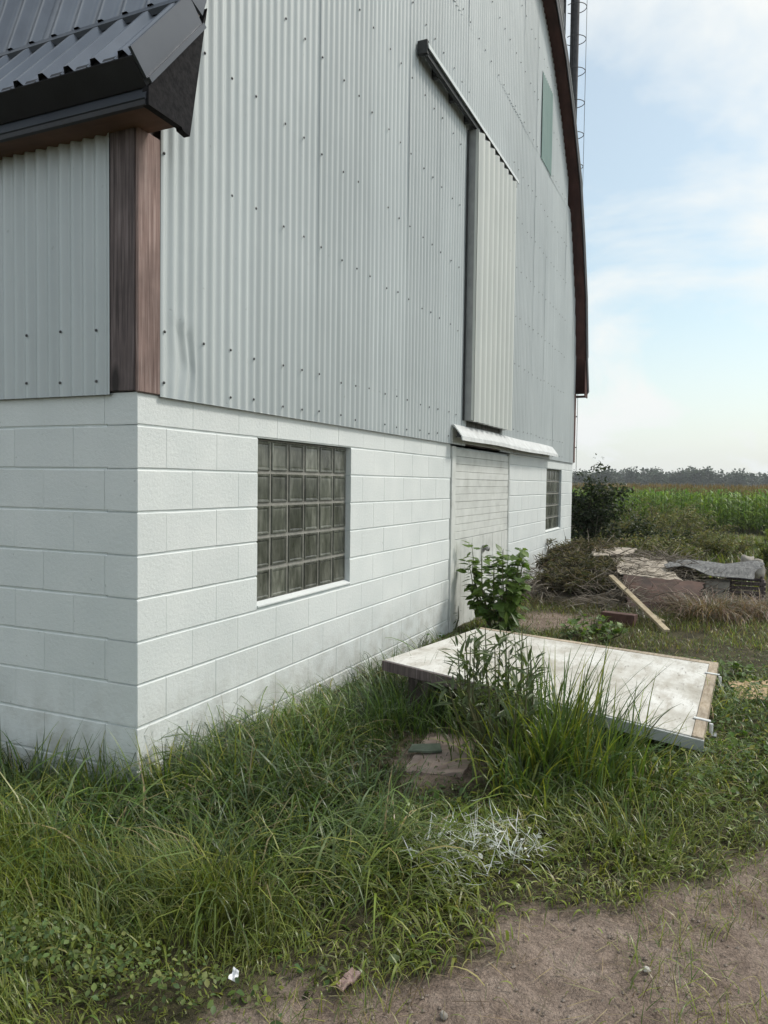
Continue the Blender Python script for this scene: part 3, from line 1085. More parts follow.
# ------------------------------------------------------------------ foliage generators
def blades(name, pos, h, w, az, th0, curl, col, nseg=4, mat=None, parent=None):
    n = len(pos)
    lv = nseg+1
    th = th0[:, None]+curl[:, None]*(np.arange(nseg)[None, :]+0.5)/nseg
    step = (h/nseg)[:, None]
    hx = np.concatenate([np.zeros((n, 1)), np.cumsum(np.sin(th)*step, 1)], 1)
    hzv = np.concatenate([np.zeros((n, 1)), np.cumsum(np.cos(th)*step, 1)], 1)
    dx, dy = np.cos(az)[:, None], np.sin(az)[:, None]
    cx = pos[:, 0:1]+hx*dx
    cy = pos[:, 1:2]+hx*dy
    czz = pos[:, 2:3]+hzv
    tt = np.arange(lv)/nseg
    wp = (w/2)[:, None]*np.where(tt < 0.3, 0.75+tt*0.8, np.clip((1-tt)/0.7, 0, 1)**0.7)[None, :]
    tw = rng.uniform(-0.7, 0.7, n)[:, None]
    sx, sy = -np.sin(az)[:, None], np.cos(az)[:, None]
    szz = np.sin(tw)
    cw_ = np.cos(tw)
    L = np.stack([cx-sx*wp*cw_, cy-sy*wp*cw_, czz-szz*wp*0.6], -1)
    Rr = np.stack([cx+sx*wp*cw_, cy+sy*wp*cw_, czz+szz*wp*0.6], -1)
    nv = 2*nseg+1
    V = np.empty((n, nv, 3))
    V[:, 0:2*nseg:2] = L[:, :nseg]
    V[:, 1:2*nseg:2] = Rr[:, :nseg]
    V[:, 2*nseg] = np.stack([cx[:, -1], cy[:, -1], czz[:, -1]], -1)
    base = (np.arange(n)*nv)[:, None]
    qs = []
    for k in range(nseg-1):
        qs.append(base+np.array([[2*k, 2*k+1, 2*k+3, 2*k+2]]))
    quads_ = np.concatenate(qs, 0)
    tris = base+np.array([[2*nseg-2, 2*nseg-1, 2*nseg]])
    C = np.repeat(col, nv, 0)
    return V.reshape(-1, 3), [quads_, tris], C
def merge(parts):
    Vs, Q, T, Cs, o = [], [], [], [], 0
    for V, F, C in parts:
        Vs.append(V)
        Cs.append(C)
        for f in F:
            (Q if f.shape[1] == 4 else T).append(f+o)
        o += len(V)
    F = []
    if Q:
        F.append(np.concatenate(Q))
    if T:
        F.append(np.concatenate(T))
    return np.concatenate(Vs), F, np.concatenate(Cs)
def stuff(name, parts, mat, label, cat, parent=None, kind='stuff'):
    V, F, C = merge(parts)
    o = link(name, np_mesh(name, V, F, mat, C), parent)
    if parent is None:
        tag(o, label, cat, kind=kind)
    elif kind:
        o['kind'] = kind
    return o
LEAF = np.array([(0, 0, 0), (0.30, 0.26, 0.03), (0.62, 0.30, 0.05), (1.0, 0.0, -0.10), (0.62, -0.30, 0.05), (0.30, -0.26, 0.03), (0.5, 0, -0.03)])
LEAF_F = np.array([(0, 6, 1), (1, 6, 2), (2, 6, 3), (3, 6, 4), (4, 6, 5), (5, 6, 0)])
def rotm(az, el, roll):
    ca, sa, ce, se_, cr_, sr_ = np.cos(az), np.sin(az), np.cos(el), np.sin(el), np.cos(roll), np.sin(roll)
    f = np.stack([ca*ce, sa*ce, se_], -1)
    s = np.stack([-sa, ca, np.zeros_like(ca)], -1)
    u_ = np.cross(f, s)
    s2 = s*cr_[:, None]+u_*sr_[:, None]
    u2 = -s*sr_[:, None]+u_*cr_[:, None]
    return np.stack([f, s2, u2], -1)            # columns
def leaves(pos, size, az, el, roll, col, narrow=1.0):
    Rm = rotm(az, el, roll)
    L = LEAF*np.array([1, narrow, 1])
    V = np.einsum('nij,kj->nki', Rm, L)*size[:, None, None]+pos[:, None, :]
    F = (np.arange(len(pos))*7)[:, None, None]+LEAF_F[None]
    return V.reshape(-1, 3), [F.reshape(-1, 3)], np.repeat(col, 7, 0)
def colmix(n, palette, weights=None, jit=0.18):
    p = np.array(palette)
    k = rng.choice(len(p), n, p=weights)
    c = p[k]*(1+rng.normal(0, jit, (n, 1)))
    return np.clip(c*(1+rng.normal(0, jit*0.3, (n, 3))), 0.004, 0.9)

# ------------------------------------------------------------------ old door panel lying in the grass
P_BR = at(703, 739, ZG-1.615)
P_TR = at(718.5, 663, ZG-1.63)
P_L = at(384, 660, ZG-1.36)
P_TL = at(480, 627.5, ZG-1.58)
cor = [Vector(P_L), Vector(P_TL), Vector(P_TR), Vector(P_BR)]
def bil(s, t_, off=0.0):
    p = cor[0]*(1-s)*(1-t_)+cor[1]*s*(1-t_)+cor[2]*s*t_+cor[3]*(1-s)*t_
    return Vector((p.x, p.y, p.z+off))
ctr = bil(.5, .5)
m, t, b = new_mat('weathered_white_sheet')
v = obj_coord(t, (1, 1, 1), 'World')
n1 = noise(t, v, 1.7, 7, 0.62, 0.4)
c = ramp(t, n1, [(0.30, (0.34, 0.32, 0.28)), (0.46, (0.52, 0.505, 0.465)), (0.64, (0.68, 0.675, 0.65))])
stn = ramp(t, noise(t, obj_coord(t, (1.5, 5, 1), 'World'), 2.2, 8, 0.7), [(0.46, 0.0), (0.70, 0.8)])
c = mixc(t, stn, c, (0.33, 0.295, 0.24))
crk = ramp(t, noise(t, obj_coord(t, (3, 14, 3), 'World'), 3.0, 9, 0.75), [(0.585, 0.0), (0.64, 0.8)])
c = mixc(t, crk, c, (0.17, 0.145, 0.12))
t.links.new(c, b.inputs['Base Color'])
b.inputs['Roughness'].default_value = 0.75
bump(t, b, noise(t, v, 16, 7, 0.7), 0.5, 0.006)
M['sheet'] = m
panel = thing('door_panel', 'old white door panel lying in the grass with tan wooden edges', 'door', (ctr.x, ctr.y, 0))
def slab(s0, s1, t0, t1, top, bot, name, mat, nn=10, bev=0):
    mb = MB()
    def P(i, j, off):
        return bil(s0+(s1-s0)*i/nn, t0+(t1-t0)*j/nn, off)
    idx = {}
    for lay_, off in ((0, top), (1, bot)):
        for i in range(nn+1):
            for j in range(nn+1):
                idx[lay_, i, j] = len(mb.v)
                wob = 0.006*math.sin(i*1.1+j*0.8) if nn > 4 else 0
                mb.v.append(tuple(P(i, j, off+wob*0)))
    for i in range(nn):
        for j in range(nn):
            mb.f.append((idx[0, i, j], idx[0, i+1, j], idx[0, i+1, j+1], idx[0, i, j+1]))
            mb.f.append((idx[1, i, j], idx[1, i, j+1], idx[1, i+1, j+1], idx[1, i+1, j]))
    for k in range(nn):
        mb.f.append((idx[0, k, 0], idx[1, k, 0], idx[1, k+1, 0], idx[0, k+1, 0]))
        mb.f.append((idx[0, k+1, nn], idx[1, k+1, nn], idx[1, k, nn], idx[0, k, nn]))
        mb.f.append((idx[0, 0, k+1], idx[1, 0, k+1], idx[1, 0, k], idx[0, 0, k]))
        mb.f.append((idx[0, nn, k], idx[1, nn, k], idx[1, nn, k+1], idx[0, nn, k+1]))
    return mb.build(name, mat, panel)
M['tan_wood'] = mat_wood('tan_wood', (0.26, 0.20, 0.14), (0.40, 0.33, 0.25), (0.52, 0.45, 0.36), (1, 6, 1), knots=False)
M['grey_edge'] = mat_surface('grey_metal_edge', (0.33, 0.35, 0.355), (0.44, 0.46, 0.465), 6, 0.5, bump_s=0.15)
slab(0.004, 0.955, 0.0, 0.968, 0.0, -0.062, 'face_sheet', M['sheet'])
slab(0.957, 1.0, 0.0, 1.0, 0.003, -0.060, 'edge_rail', M['tan_wood'])
slab(0.003, 0.956, 0.970, 1.0, 0.004, -0.060, 'edge_rail', M['tan_wood'])
slab(-0.008, 0.003, 0.50, 1.003, -0.006, -0.066, 'edge_channel', M['grey_edge'])
slab(-0.006, 0.003, -0.004, 0.499, -0.004, -0.064, 'shaded_edge', bpy.data.materials['dark_weathered_wood'])  # left half of the front edge, its shade put in as dark wood colour
M['white_metal'] = mat_surface('white_strap_metal', (0.55, 0.56, 0.56), (0.78, 0.79, 0.79), 30, 0.45)
for s_ in (0.17, 0.78):
    a_ = bil(s_, 0.962, 0.008)
    b_ = bil(s_, 1.012, 0.008)
    hg = MB().bar(a_, b_, 0.028, 0.008).build('hinge_strap', M['white_metal'], panel, bevel=0.002)
    c_ = bil(s_-0.01, 1.014, -0.03)
    d_ = bil(s_+0.03, 1.035, -0.03)
    MB().tube([c_+Vector((0, 0, 0.03)), c_+Vector((0, 0, -0.05))], 0.011, 8).build('hinge_knuckle', M['white_metal'], hg)
    MB().box(c_.x-.02, c_.x+.05, c_.y-.03, c_.y+.012, c_.z-.06, c_.z-.035).build('hinge_plate', M['chrome'], hg)
# the timbers that prop it up
for s_, t__, w_, lab in ((0.12, 0.10, 0.30, 'short grey timber propping the raised corner of the fallen door'),
                         (0.85, 0.12, 0.26, 'short timber under the fallen door beside the wall'),
                         (0.80, 0.85, 0.3, 'flat timber under the hinged edge of the fallen door'),
                         (0.20, 0.88, 0.24, 'flat timber under the grey metal corner of the fallen door')):
    q = bil(s_, t__, -0.061)
    q0 = float(gz(q.x, q.y))-0.03
    tm = MB().box(q.x-w_/2, q.x+w_/2, q.y-0.07, q.y+0.07, q0, q.z+0.004).build('timber_prop', M['post_dark'], None, bevel=0.006)
    tag(tm, lab, 'timber')

# ------------------------------------------------------------------ debris beyond the panel
def g3(u, v, z=0.0):
    p = at(u, v, z)
    return Vector(p)
M['plank'] = mat_wood('yellow_pine', (0.27, 0.21, 0.135), (0.40, 0.33, 0.225), (0.50, 0.43, 0.315), (1, 1, 1), knots=False, coord='Object')
M['rust_sheet'] = mat_surface('rust_brown_sheet', (0.035, 0.020, 0.016), (0.11, 0.062, 0.048), 4.5, 0.8, bump_s=0.4)
M['ply'] = mat_wood('grey_plywood', (0.24, 0.20, 0.16), (0.40, 0.35, 0.29), (0.52, 0.47, 0.40), (2, 2, 2), knots=False)
M['tarp'] = mat_surface('grey_roofing', (0.06, 0.06, 0.062), (0.20, 0.20, 0.198), 9, 0.85, vscale=(1, 4, 1), bump_s=0.6)
M['concrete'] = mat_surface('concrete', (0.22, 0.20, 0.175), (0.36, 0.335, 0.30), 14, 0.9, bump_s=0.6)
M['red_brick'] = mat_surface('dark_red_timber', (0.055, 0.028, 0.022), (0.12, 0.06, 0.048), 12, 0.85)
# mound of earth and rubbish
pc0 = atd(612, 560, 11.0)
mc = Vector((8.7, -1.15, 0))
MX, MY = np.meshgrid(np.linspace(-2.3, 2.2, 46), np.linspace(-1.5, 1.5, 40), indexing='ij')
rr_ = np.sqrt((MX/2.25)**2+(MY/1.45)**2)
hh_ = 0.30*np.clip(1-rr_**2, 0, 1)**0.8*(0.55+0.9*vnoise(MX, MY, 1.6, 31))+(vnoise(MX, MY, 5, 32)-0.5)*0.12*np.clip(1-rr_, 0, 1)
MZ = np.where(rr_ < 1, hh_, -0.08)
Vm = np.stack([MX+mc.x, MY+mc.y, MZ-0.03], -1).reshape(-1, 3)
i = (np.arange(45)[:, None]*40+np.arange(39)[None, :]).reshape(-1)
mound = link('rubbish_mound', np_mesh('rubbish_mound', Vm, [np.stack([i, i+40, i+41, i+1], 1)], mat_surface('dark_compost', (0.035, 0.028, 0.020), (0.12, 0.095, 0.07), 7, 0.95, bump_s=1.0, bscale=30, bump_d=0.03)))
tag(mound, 'low mound of dark earth and rubbish beside the far barn corner', 'mound')
def mz(x, y):
    a_, b_ = (x-mc.x), (y-mc.y)
    i_ = int(np.clip((a_+2.3)/4.5*45, 0, 45))
    j_ = int(np.clip((b_+1.5)/3.0*39, 0, 39))
    return float(MZ[i_, j_])-0.03
# brush: twigs heaped over the mound
tw = MB()
rr = random.Random(5)
for k in range(1500):
    while True:
        x, y = mc.x+rr.uniform(-2.3, 2.0), mc.y+rr.uniform(-1.4, 1.3)
        if ((x-mc.x)/2.3)**2+((y-mc.y)/1.45)**2 < 1:
            break
    z = max(mz(x, y), 0)+rr.uniform(0.0, 0.20)
    a_ = rr.uniform(0, 2*math.pi)
    L_ = rr.uniform(0.18, 0.62)
    el = rr.gauss(0.08, 0.3)
    p = Vector((x, y, z))
    d = Vector((math.cos(a_)*math.cos(el), math.sin(a_)*math.cos(el), math.sin(el)))
    side = Vector((-math.sin(a_), math.cos(a_), 0))
    r0 = rr.uniform(0.0025, 0.0075)
    bend = rr.uniform(-0.15, 0.15)
    pts = [p, p+d*L_*0.35+side*bend*0.4*L_, p+d*L_*0.7+side*bend*0.9*L_+Vector((0, 0, -0.03)), p+d*L_+side*bend*L_+Vector((0, 0, rr.uniform(-.12, .04)))]
    tw.tube(pts, [r0, r0*0.85, r0*0.6, r0*0.25], 4, cap=False)
tag(tw.build('brushwood', mat_surface('dead_twig', (0.06, 0.046, 0.034), (0.30, 0.26, 0.21), 2.5, 0.9, bump_s=0), None), 'tangled dead brushwood heaped by the far barn corner', 'brushwood', kind='stuff')
def board(name, a_, b_, w, th, mat, label, cat, up=(0, 0, 1), bev=0.003):
    o = MB().bar(a_, b_, w, th, up).build(name, mat, None, bevel=bev)
    return tag(o, label, cat)
def quadsheet(name, pts, th, mat, label, cat, nn=8, sag=0.02, seed=1, rag=0.0):
    pts = [Vector(p) for p in pts]
    RJ = np.random.default_rng(seed).uniform(-1, 1, (nn+1, nn+1, 2))
    nrm = (pts[1]-pts[0]).cross(pts[3]-pts[0]).normalized()
    mb = MB()
    ids = {}
    for l_ in (0, 1):
        for i_ in range(nn+1):
            for j_ in range(nn+1):
                s, t_ = i_/nn, j_/nn
                p = pts[0]*(1-s)*(1-t_)+pts[1]*s*(1-t_)+pts[2]*s*t_+pts[3]*(1-s)*t_
                o_ = (float(vnoise(np.array([s*3+seed]), np.array([t_*3]), 1.0, 41)[0])-0.5)*2*sag
                if rag > 0:
                    p = p+(pts[1]-pts[0])*(RJ[i_, j_, 0]*rag*(i_ in (0, nn)))+(pts[3]-pts[0])*(RJ[i_, j_, 1]*rag*(j_ in (0, nn)))
                p = p+nrm*(o_+(th/2 if l_ == 0 else -th/2))
                ids[l_, i_, j_] = len(mb.v)
                mb.v.append(tuple(p))
    for i_ in range(nn):
        for j_ in range(nn):
            mb.f.append((ids[0, i_, j_], ids[0, i_+1, j_], ids[0, i_+1, j_+1], ids[0, i_, j_+1]))
            mb.f.append((ids[1, i_, j_], ids[1, i_, j_+1], ids[1, i_+1, j_+1], ids[1, i_+1, j_]))
    for k in range(nn):
        mb.f.append((ids[0, k, 0], ids[1, k, 0], ids[1, k+1, 0], ids[0, k+1, 0]))
        mb.f.append((ids[0, k+1, nn], ids[1, k+1, nn], ids[1, k, nn], ids[0, k, nn]))
        mb.f.append((ids[0, 0, k+1], ids[1, 0, k+1], ids[1, 0, k], ids[0, 0, k]))
        mb.f.append((ids[0, nn, k], ids[1, nn, k], ids[1, nn, k+1], ids[0, nn, k+1]))
    return tag(mb.build(name, mat, None), label, cat)
pa = g3(667, 631, 0.02)
board('plank', pa, Vector(atd(611, 576, 9.35)), 0.065, 0.03, M['plank'], 'long yellow pine plank leaning on the rubbish heap', 'plank')
pb = g3(650, 622, 0.05)
board('plank', g3(662, 622, 0.03), g3(625, 598, 0.05), 0.07, 0.03, M['plank'], 'short pale plank half buried under the leaning pine plank', 'plank')
# rust-brown sheet standing against the heap
quadsheet('metal_sheet', [g3(628, 612, 0.0), g3(694, 618, -0.02), Vector(atd(704, 582, 9.25)), Vector(atd(622, 576, 9.5))], 0.012, M['rust_sheet'], 'rust brown sheet standing at the front of the rubbish heap', 'sheet', sag=0.03, rag=0.035, nn=12)
quadsheet('plywood_sheet', [Vector(atd(618, 576, 9.6)), Vector(atd(684, 584, 9.35)), Vector(atd(664, 560, 10.6)), Vector(atd(612, 558, 10.9))], 0.014, M['ply'], 'pale grey plywood sheet lying on the heap under twigs', 'plywood', sag=0.03, seed=4, rag=0.035, nn=12)
quadsheet('plywood_sheet', [Vector(atd(592, 556, 10.7)), Vector(atd(630, 556, 10.9)), Vector(atd(636, 549, 11.9)), Vector(atd(594, 548, 11.8))], 0.016, M['ply'], 'small pale board topping the brushwood heap', 'board', sag=0.015, seed=9, rag=0.035, nn=12)
board('timber', g3(603, 617, 0.06), g3(636, 621, 0.06), 0.12, 0.13, M['red_brick'], 'dark red squared timber at the foot of the heap', 'timber')
quadsheet('roofing_sheet', [Vector(atd(664, 568, 10.0)), Vector(atd(752, 576, 9.7)), Vector(atd(764, 564, 10.7)), Vector(atd(676, 558, 11.4))], 0.007, M['tarp'], 'sagging grey roofing sheet bridging the rubbish', 'sheet', sag=0.055, seed=13, rag=0.03, nn=14)
tw2 = MB()
for k in range(130):
    u_, v_ = rr.uniform(612, 690), rr.uniform(558, 586)
    p = Vector(atd(u_, v_, 11.0-(v_-556)*0.055))+Vector((0, 0, 0.05))
    a_ = rr.uniform(0, 6.28)
    L_ = rr.uniform(0.12, 0.5)
    d = Vector((math.cos(a_), math.sin(a_), rr.gauss(0.05, 0.2)))
    r0 = rr.uniform(0.002, 0.006)
    tw2.tube([p-d*L_*.5, p+Vector((rr.gauss(0, .03), rr.gauss(0, .03), .02)), p+d*L_*.5], [r0, r0*.8, r0*.3], 4, cap=False)
tag(tw2.build('twigs', bpy.data.materials['dead_twig'], None), 'dead twigs strewn over the plywood on the heap', 'twigs', kind='stuff')
# what carries the roofing sheet
for u_, dd, w_, h_, lab in ((676, 10.4, 0.45, 0.0, 'dark crate under the left end of the roofing sheet'), (746, 10.2, 0.45, 0.0, 'dark crate under the right end of the roofing sheet')):
    q = Vector(atd(u_, 576, dd))
    zt = q.z-0.05
    z0_ = float(gz(q.x, q.y))-0.02
    cr_o = thing('crate', lab, 'crate', (q.x, q.y, z0_))
    for k in range(4):
        zz_ = z0_+0.02+(zt-z0_)*k/4
        MB().box(q.x-0.25, q.x-0.232, q.y-w_/2, q.y+w_/2, zz_, zz_+(zt-z0_)/4-0.02).build('slat', M['post_dark'], cr_o)
        MB().box(q.x+0.232, q.x+0.25, q.y-w_/2, q.y+w_/2, zz_, zz_+(zt-z0_)/4-0.02).build('slat', M['post_dark'], cr_o)
        for sy in (-1, 1):
            MB().box(q.x-0.231, q.x+0.231, q.y+sy*w_/2-0.009, q.y+sy*w_/2+0.009, zz_, zz_+(zt-z0_)/4-0.02).build('slat', M['post_dark'], cr_o)
    for sx in (-1, 1):
        for sy in (-1, 1):
            MB().box(q.x+sx*0.215-0.016, q.x+sx*0.215+0.016, q.y+sy*(w_/2-0.03)-0.018, q.y+sy*(w_/2-0.03)+0.018, z0_, zt+0.035).build('post', M['post_dark'], cr_o)
# concrete block under the sheet
q = Vector(at(716, 596, 0.1))
q = Vector(atd(718, 582, 10.0))
zb = float(gz(q.x, q.y))
cb = MB().box(q.x-0.12, q.x+0.2, q.y-0.14, q.y+0.16, zb-0.03, q.z+0.02).build('concrete_block', M['concrete'], None, bevel=0.012)
tag(cb, 'pale concrete block in the shade of the roofing sheet', 'block')
# rocks by the right edge
def rock(name, c_, r_, mat, label, cat, seed, sq=(1, 1, 0.7), group=None):
    mb = MB()
    n1_, n2_ = 9, 12
    for i_ in range(n1_+1):
        ph = math.pi*i_/n1_
        for j_ in range(n2_):
            th = 2*math.pi*j_/n2_
            d_ = Vector((math.sin(ph)*math.cos(th), math.sin(ph)*math.sin(th), math.cos(ph)))
            f_ = 1+0.55*mnoise.noise(d_*1.3+Vector((seed*3.1, 0, 0)))+0.2*mnoise.noise(d_*3.5+Vector((0, seed*2.2, 0)))
            mb.v.append((c_[0]+d_.x*f_*r_*sq[0], c_[1]+d_.y*f_*r_*sq[1], c_[2]+d_.z*f_*r_*sq[2]))
    for i_ in range(n1_):
        for j_ in range(n2_):
            mb.f.append((i_*n2_+j_, (i_+1)*n2_+j_, (i_+1)*n2_+(j_+1) % n2_, i_*n2_+(j_+1) % n2_))
    return tag(mb.build(name, mat, None, smooth=True), label, cat, group)
rp = Vector(atd(757, 556, 11.2))
rock('field_stone', (rp.x, rp.y, 0.26), 0.12, M['concrete'], 'large pale fieldstone behind the end of the roofing sheet', 'stone', 3, (1, 1, 1.5))
rp = Vector(atd(748, 549, 12.2))
rock('field_stone', (rp.x, rp.y, 0.20), 0.14, M['concrete'], 'rough grey stone heaped behind the large pale fieldstone', 'stone', 8, (1, 1, 1.4))
# orange-tan board in the grass beside the panel
quadsheet('plywood_offcut', [g3(728, 683, 0.05), g3(737, 700, 0.05), g3(800, 702, 0.06), g3(800, 680, 0.06)], 0.02, mat_wood('orange_plywood', (0.38, 0.26, 0.15), (0.50, 0.36, 0.22), (0.58, 0.44, 0.29), (1, 5, 1), knots=False), 'orange tan plywood offcut lying in grass beyond the hinges', 'board', nn=4, sag=0.004)
# stone flags in the bare patch, green board, litter
q = g3(440, 752)
quadsheet('flat_stone', [g3(404, 775, -.002), g3(462, 778, -.002), g3(488, 740, .004), g3(428, 735, .004)], 0.03, mat_surface('pinkish_stone', (0.22, 0.165, 0.14), (0.34, 0.27, 0.235), 12, 0.9, bump_s=0.6), 'flat pinkish stone bedded in the bare patch amid tall grass', 'stone', nn=12, sag=0.008, rag=0.025)
quadsheet('wood_scrap', [g3(408, 752, .035), g3(442, 752, .03), g3(440, 744, .04), g3(412, 745, .05)], 0.012, mat_wood('mossy_wood', (0.06, 0.08, 0.055), (0.12, 0.15, 0.11), (0.17, 0.20, 0.15), (1, 1, 1), knots=False), 'mossy green scrap of wood resting on the flat stone', 'scrap', nn=4, sag=0.004)
for k, (u_, v_, s_, lab) in enumerate(((352, 976, 0.027, 'broad brown bark chip on the dirt'), (343, 984, 0.022, 'small brown bark chip beside the broad one'))):
    q = g3(u_, v_, 0.0)
    zq = float(gz(q.x, q.y))
    quadsheet('bark_chip', [(q.x-s_, q.y-s_*.5, zq+.006), (q.x+s_*.7, q.y-s_*.8, zq+.01), (q.x+s_, q.y+s_*.5, zq+.016), (q.x-s_*.6, q.y+s_*.8, zq+.01)], 0.006, M['post_red'], lab, 'bark', nn=5, sag=0.005, seed=20+k)
q = g3(234, 984)
zq = float(gz(q.x, q.y))
quadsheet('paper_scrap', [(q.x-.013, q.y-.012, zq+.03), (q.x+.012, q.y-.01, zq+.045), (q.x+.015, q.y+.011, zq+.05), (q.x-.012, q.y+.011, zq+.028)], 0.0015, mat_surface('white_paper', (0.7, 0.7, 0.72), (0.82, 0.82, 0.84), 30, 0.6), 'crumpled white scrap of paper in the short grass', 'paper', nn=6, sag=0.009, seed=33)
q = g3(647, 968)
rock('pebble', (q.x, q.y, float(gz(q.x, q.y))-0.012), 0.011, mat_surface('white_stone', (0.42, 0.40, 0.36), (0.62, 0.60, 0.54), 30, 0.7), 'white pebble on the open dirt track', 'pebble', 4)
q = g3(444, 1012)
rock('pebble', (q.x, q.y, float(gz(q.x, q.y))-0.012), 0.012, M['concrete'], 'grey pebble at the edge of the thin grass', 'pebble', 6)
# gravel
gb = MB()
for k in range(700):
    u_, v_ = rr.uniform(250, 768), rr.uniform(860, 1024)
    p = at(u_, v_)
    if float(dirtmask(np.array([p[0]]), np.array([p[1]]))[0]) < 0.7:
        continue
    s_ = 0.0025+0.006*rr.random()**2.5
    zq = float(gz(p[0], p[1]))-0.018
    i = len(gb.v)
    gb.v += [(p[0]+s_*rr.uniform(.7, 1.2), p[1], zq), (p[0], p[1]+s_*rr.uniform(.7, 1.2), zq), (p[0]-s_, p[1], zq), (p[0], p[1]-s_, zq), (p[0], p[1], zq+s_*0.7), (p[0], p[1], zq-s_)]
    for a_ in range(4):
        gb.f += [(i+a_, i+(a_+1) % 4, i+4), (i+(a_+1) % 4, i+a_, i+5)]
tag(gb.build('gravel', mat_surface('brown_grit', (0.13, 0.10, 0.08), (0.32, 0.27, 0.23), 60, 0.9, bump_s=0), None), 'fine scattered gravel on the dirt track', 'gravel', kind='stuff')

# ------------------------------------------------------------------ grass
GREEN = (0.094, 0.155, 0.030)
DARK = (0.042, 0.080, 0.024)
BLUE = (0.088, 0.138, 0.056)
YEL = (0.235, 0.265, 0.045)
DRY = (0.30, 0.25, 0.14)
BROWN = (0.14, 0.10, 0.06)
def in_barn(x, y):
    return (x > -0.03) & (x < W+0.03) & (y > -0.03)
cL = Vector(P_L); cTL = Vector(P_TL); cTR = Vector(P_TR); cBR = Vector(P_BR)
PANEL = np.array([(p.x, p.y) for p in cor])
def scatter(n, x0, x1, y0, y1, dens):
    x = rng.uniform(x0, x1, n)
    y = rng.uniform(y0, y1, n)
    d = dens(x, y)*(1-dirtmask(x, y)*0.985)*(~in_barn(x, y))
    d = d*(sdist(PANEL, x, y) < 0.03)
    k = rng.random(n) < d
    x, y = x[k], y[k]
    return np.stack([x, y, gz(x, y)-0.01], 1)
def zone_len(x, y):                              # natural length of the grass
    dw = np.where(x > 0, -y, np.hypot(np.minimum(x, 0), np.minimum(y, 0)*0.8))
    l = 0.37-0.14*smooth(0.8, 1.9, dw)
    # short mown-looking turf in front of the track on the left, and beyond the panel
    sh = smooth(-0.55, -1.05, x+0.12*(y+1))
    l = l*(1-0.55*sh)
    l = l*(1-0.72*smooth(3.0, 4.6, x))
    e = -sdist(DIRT, x, y)
    l = l*(0.45+0.55*smooth(0.0, 0.55, e))
    l = l*(0.30+0.70*smooth(0.02, 0.55, -sdist(BARE[0], x, y)))
    return 0.80*l*(0.45+1.1*vnoise(x, y, 2.3, 51))
parts = []
def add_grass(n, box, dens, wmul=1.0, lmul=1.0, pal=None, wts=None, nseg=4, curl=(0.9, 2.9), wbase=0.0056):
    p = scatter(n, *box, dens)
    k = len(p)
    L = zone_len(p[:, 0], p[:, 1])*rng.uniform(0.45, 1.25, k)*lmul
    w = wbase*wmul*rng.uniform(0.6, 1.5, k)
    az = rng.uniform(0, 2*np.pi, k)+0.0
    cl_ = vnoise(p[:, 0], p[:, 1], 1.7, 61)*6.28
    az = np.where(rng.random(k) < 0.45, cl_+rng.normal(0, 0.6, k), az)
    pl = pal or [GREEN, DARK, BLUE, YEL, DRY]
    wt = wts or [0.38, 0.24, 0.17, 0.13, 0.08]
    c = colmix(k, pl, wt)
    pn = vnoise(p[:, 0], p[:, 1], 1.3, 71)[:, None]
    c = c*(0.55+0.9*pn)+np.array([[0.03, 0.022, 0.0]])*smooth(0.5, 0.9, pn)
    # turf towards the track is paler and yellower
    yl = (smooth(0.9, 0.0, -sdist(DIRT, p[:, 0], p[:, 1]))*0.65)[:, None]
    c = c*(1-yl)+colmix(k, [YEL, (0.10, 0.125, 0.035), DRY], [0.55, 0.35, 0.10])*yl
    ys_ = smooth(-0.5, -1.0, p[:, 0])[:, None]*0.6
    c = c*(1-ys_)+colmix(k, [YEL, (0.14, 0.17, 0.045), GREEN], [0.45, 0.35, 0.2])*ys_
    parts.append(blades('g', p, L, w, az, np.abs(rng.normal(0.12, 0.25, k)), rng.uniform(*curl, k), c, nseg))
one = lambda x, y: np.ones(x.shape)
near_d = lambda x, y: smooth(6.5, 3.0, np.hypot(x-CAM[0], y-CAM[1]))*0.75+0.25
add_grass(125000, (-2.3, 5.0, -3.6, 2.4), lambda x, y: near_d(x, y)*np.where((y > 0) & (x > 0), 0, 1.0))
# long arching blades
add_grass(5200, (-1.6, 2.9, -2.1, 1.6), lambda x, y: smooth(0.28, 0.6, vnoise(x, y, 1.9, 81))*smooth(2.0, 1.1, np.where(x > 0, -y, -x)), 1.6, 1.35, [GREEN, (0.12, 0.18, 0.045), BLUE, DRY], [0.46, 0.26, 0.23, 0.05], 6, (1.5, 3.2))
add_grass(60000, (-2.3, -0.55, -2.1, 1.0), lambda x, y: 0.35+0.65*smooth(0.3, 0.6, vnoise(x, y, 2.0, 83)), 0.6, 0.8, [YEL, (0.24, 0.27, 0.06), (0.13, 0.18, 0.045)], [0.4, 0.3, 0.3], 3, (0.2, 1.4))
# broad folded blades
add_grass(5000, (-2.2, 3.4, -2.9, 1.8), lambda x, y: smooth(0.4, 0.7, vnoise(x, y, 1.4, 85)), 2.3, 0.85, [GREEN, (0.12, 0.18, 0.045), BLUE, YEL], [0.4, 0.25, 0.2, 0.15], 5, (1.2, 3.0))
# low matted thatch
add_grass(38000, (-2.3, 4.5, -3.6, 2.0), one, 0.9, 0.4, [BROWN, DRY, GREEN, DARK], [0.22, 0.16, 0.36, 0.26], 3, (1.0, 2.4))
lawn = stuff('grass', parts, M['grass'], 'tangled green grass growing along the barn and around the panel', 'grass')
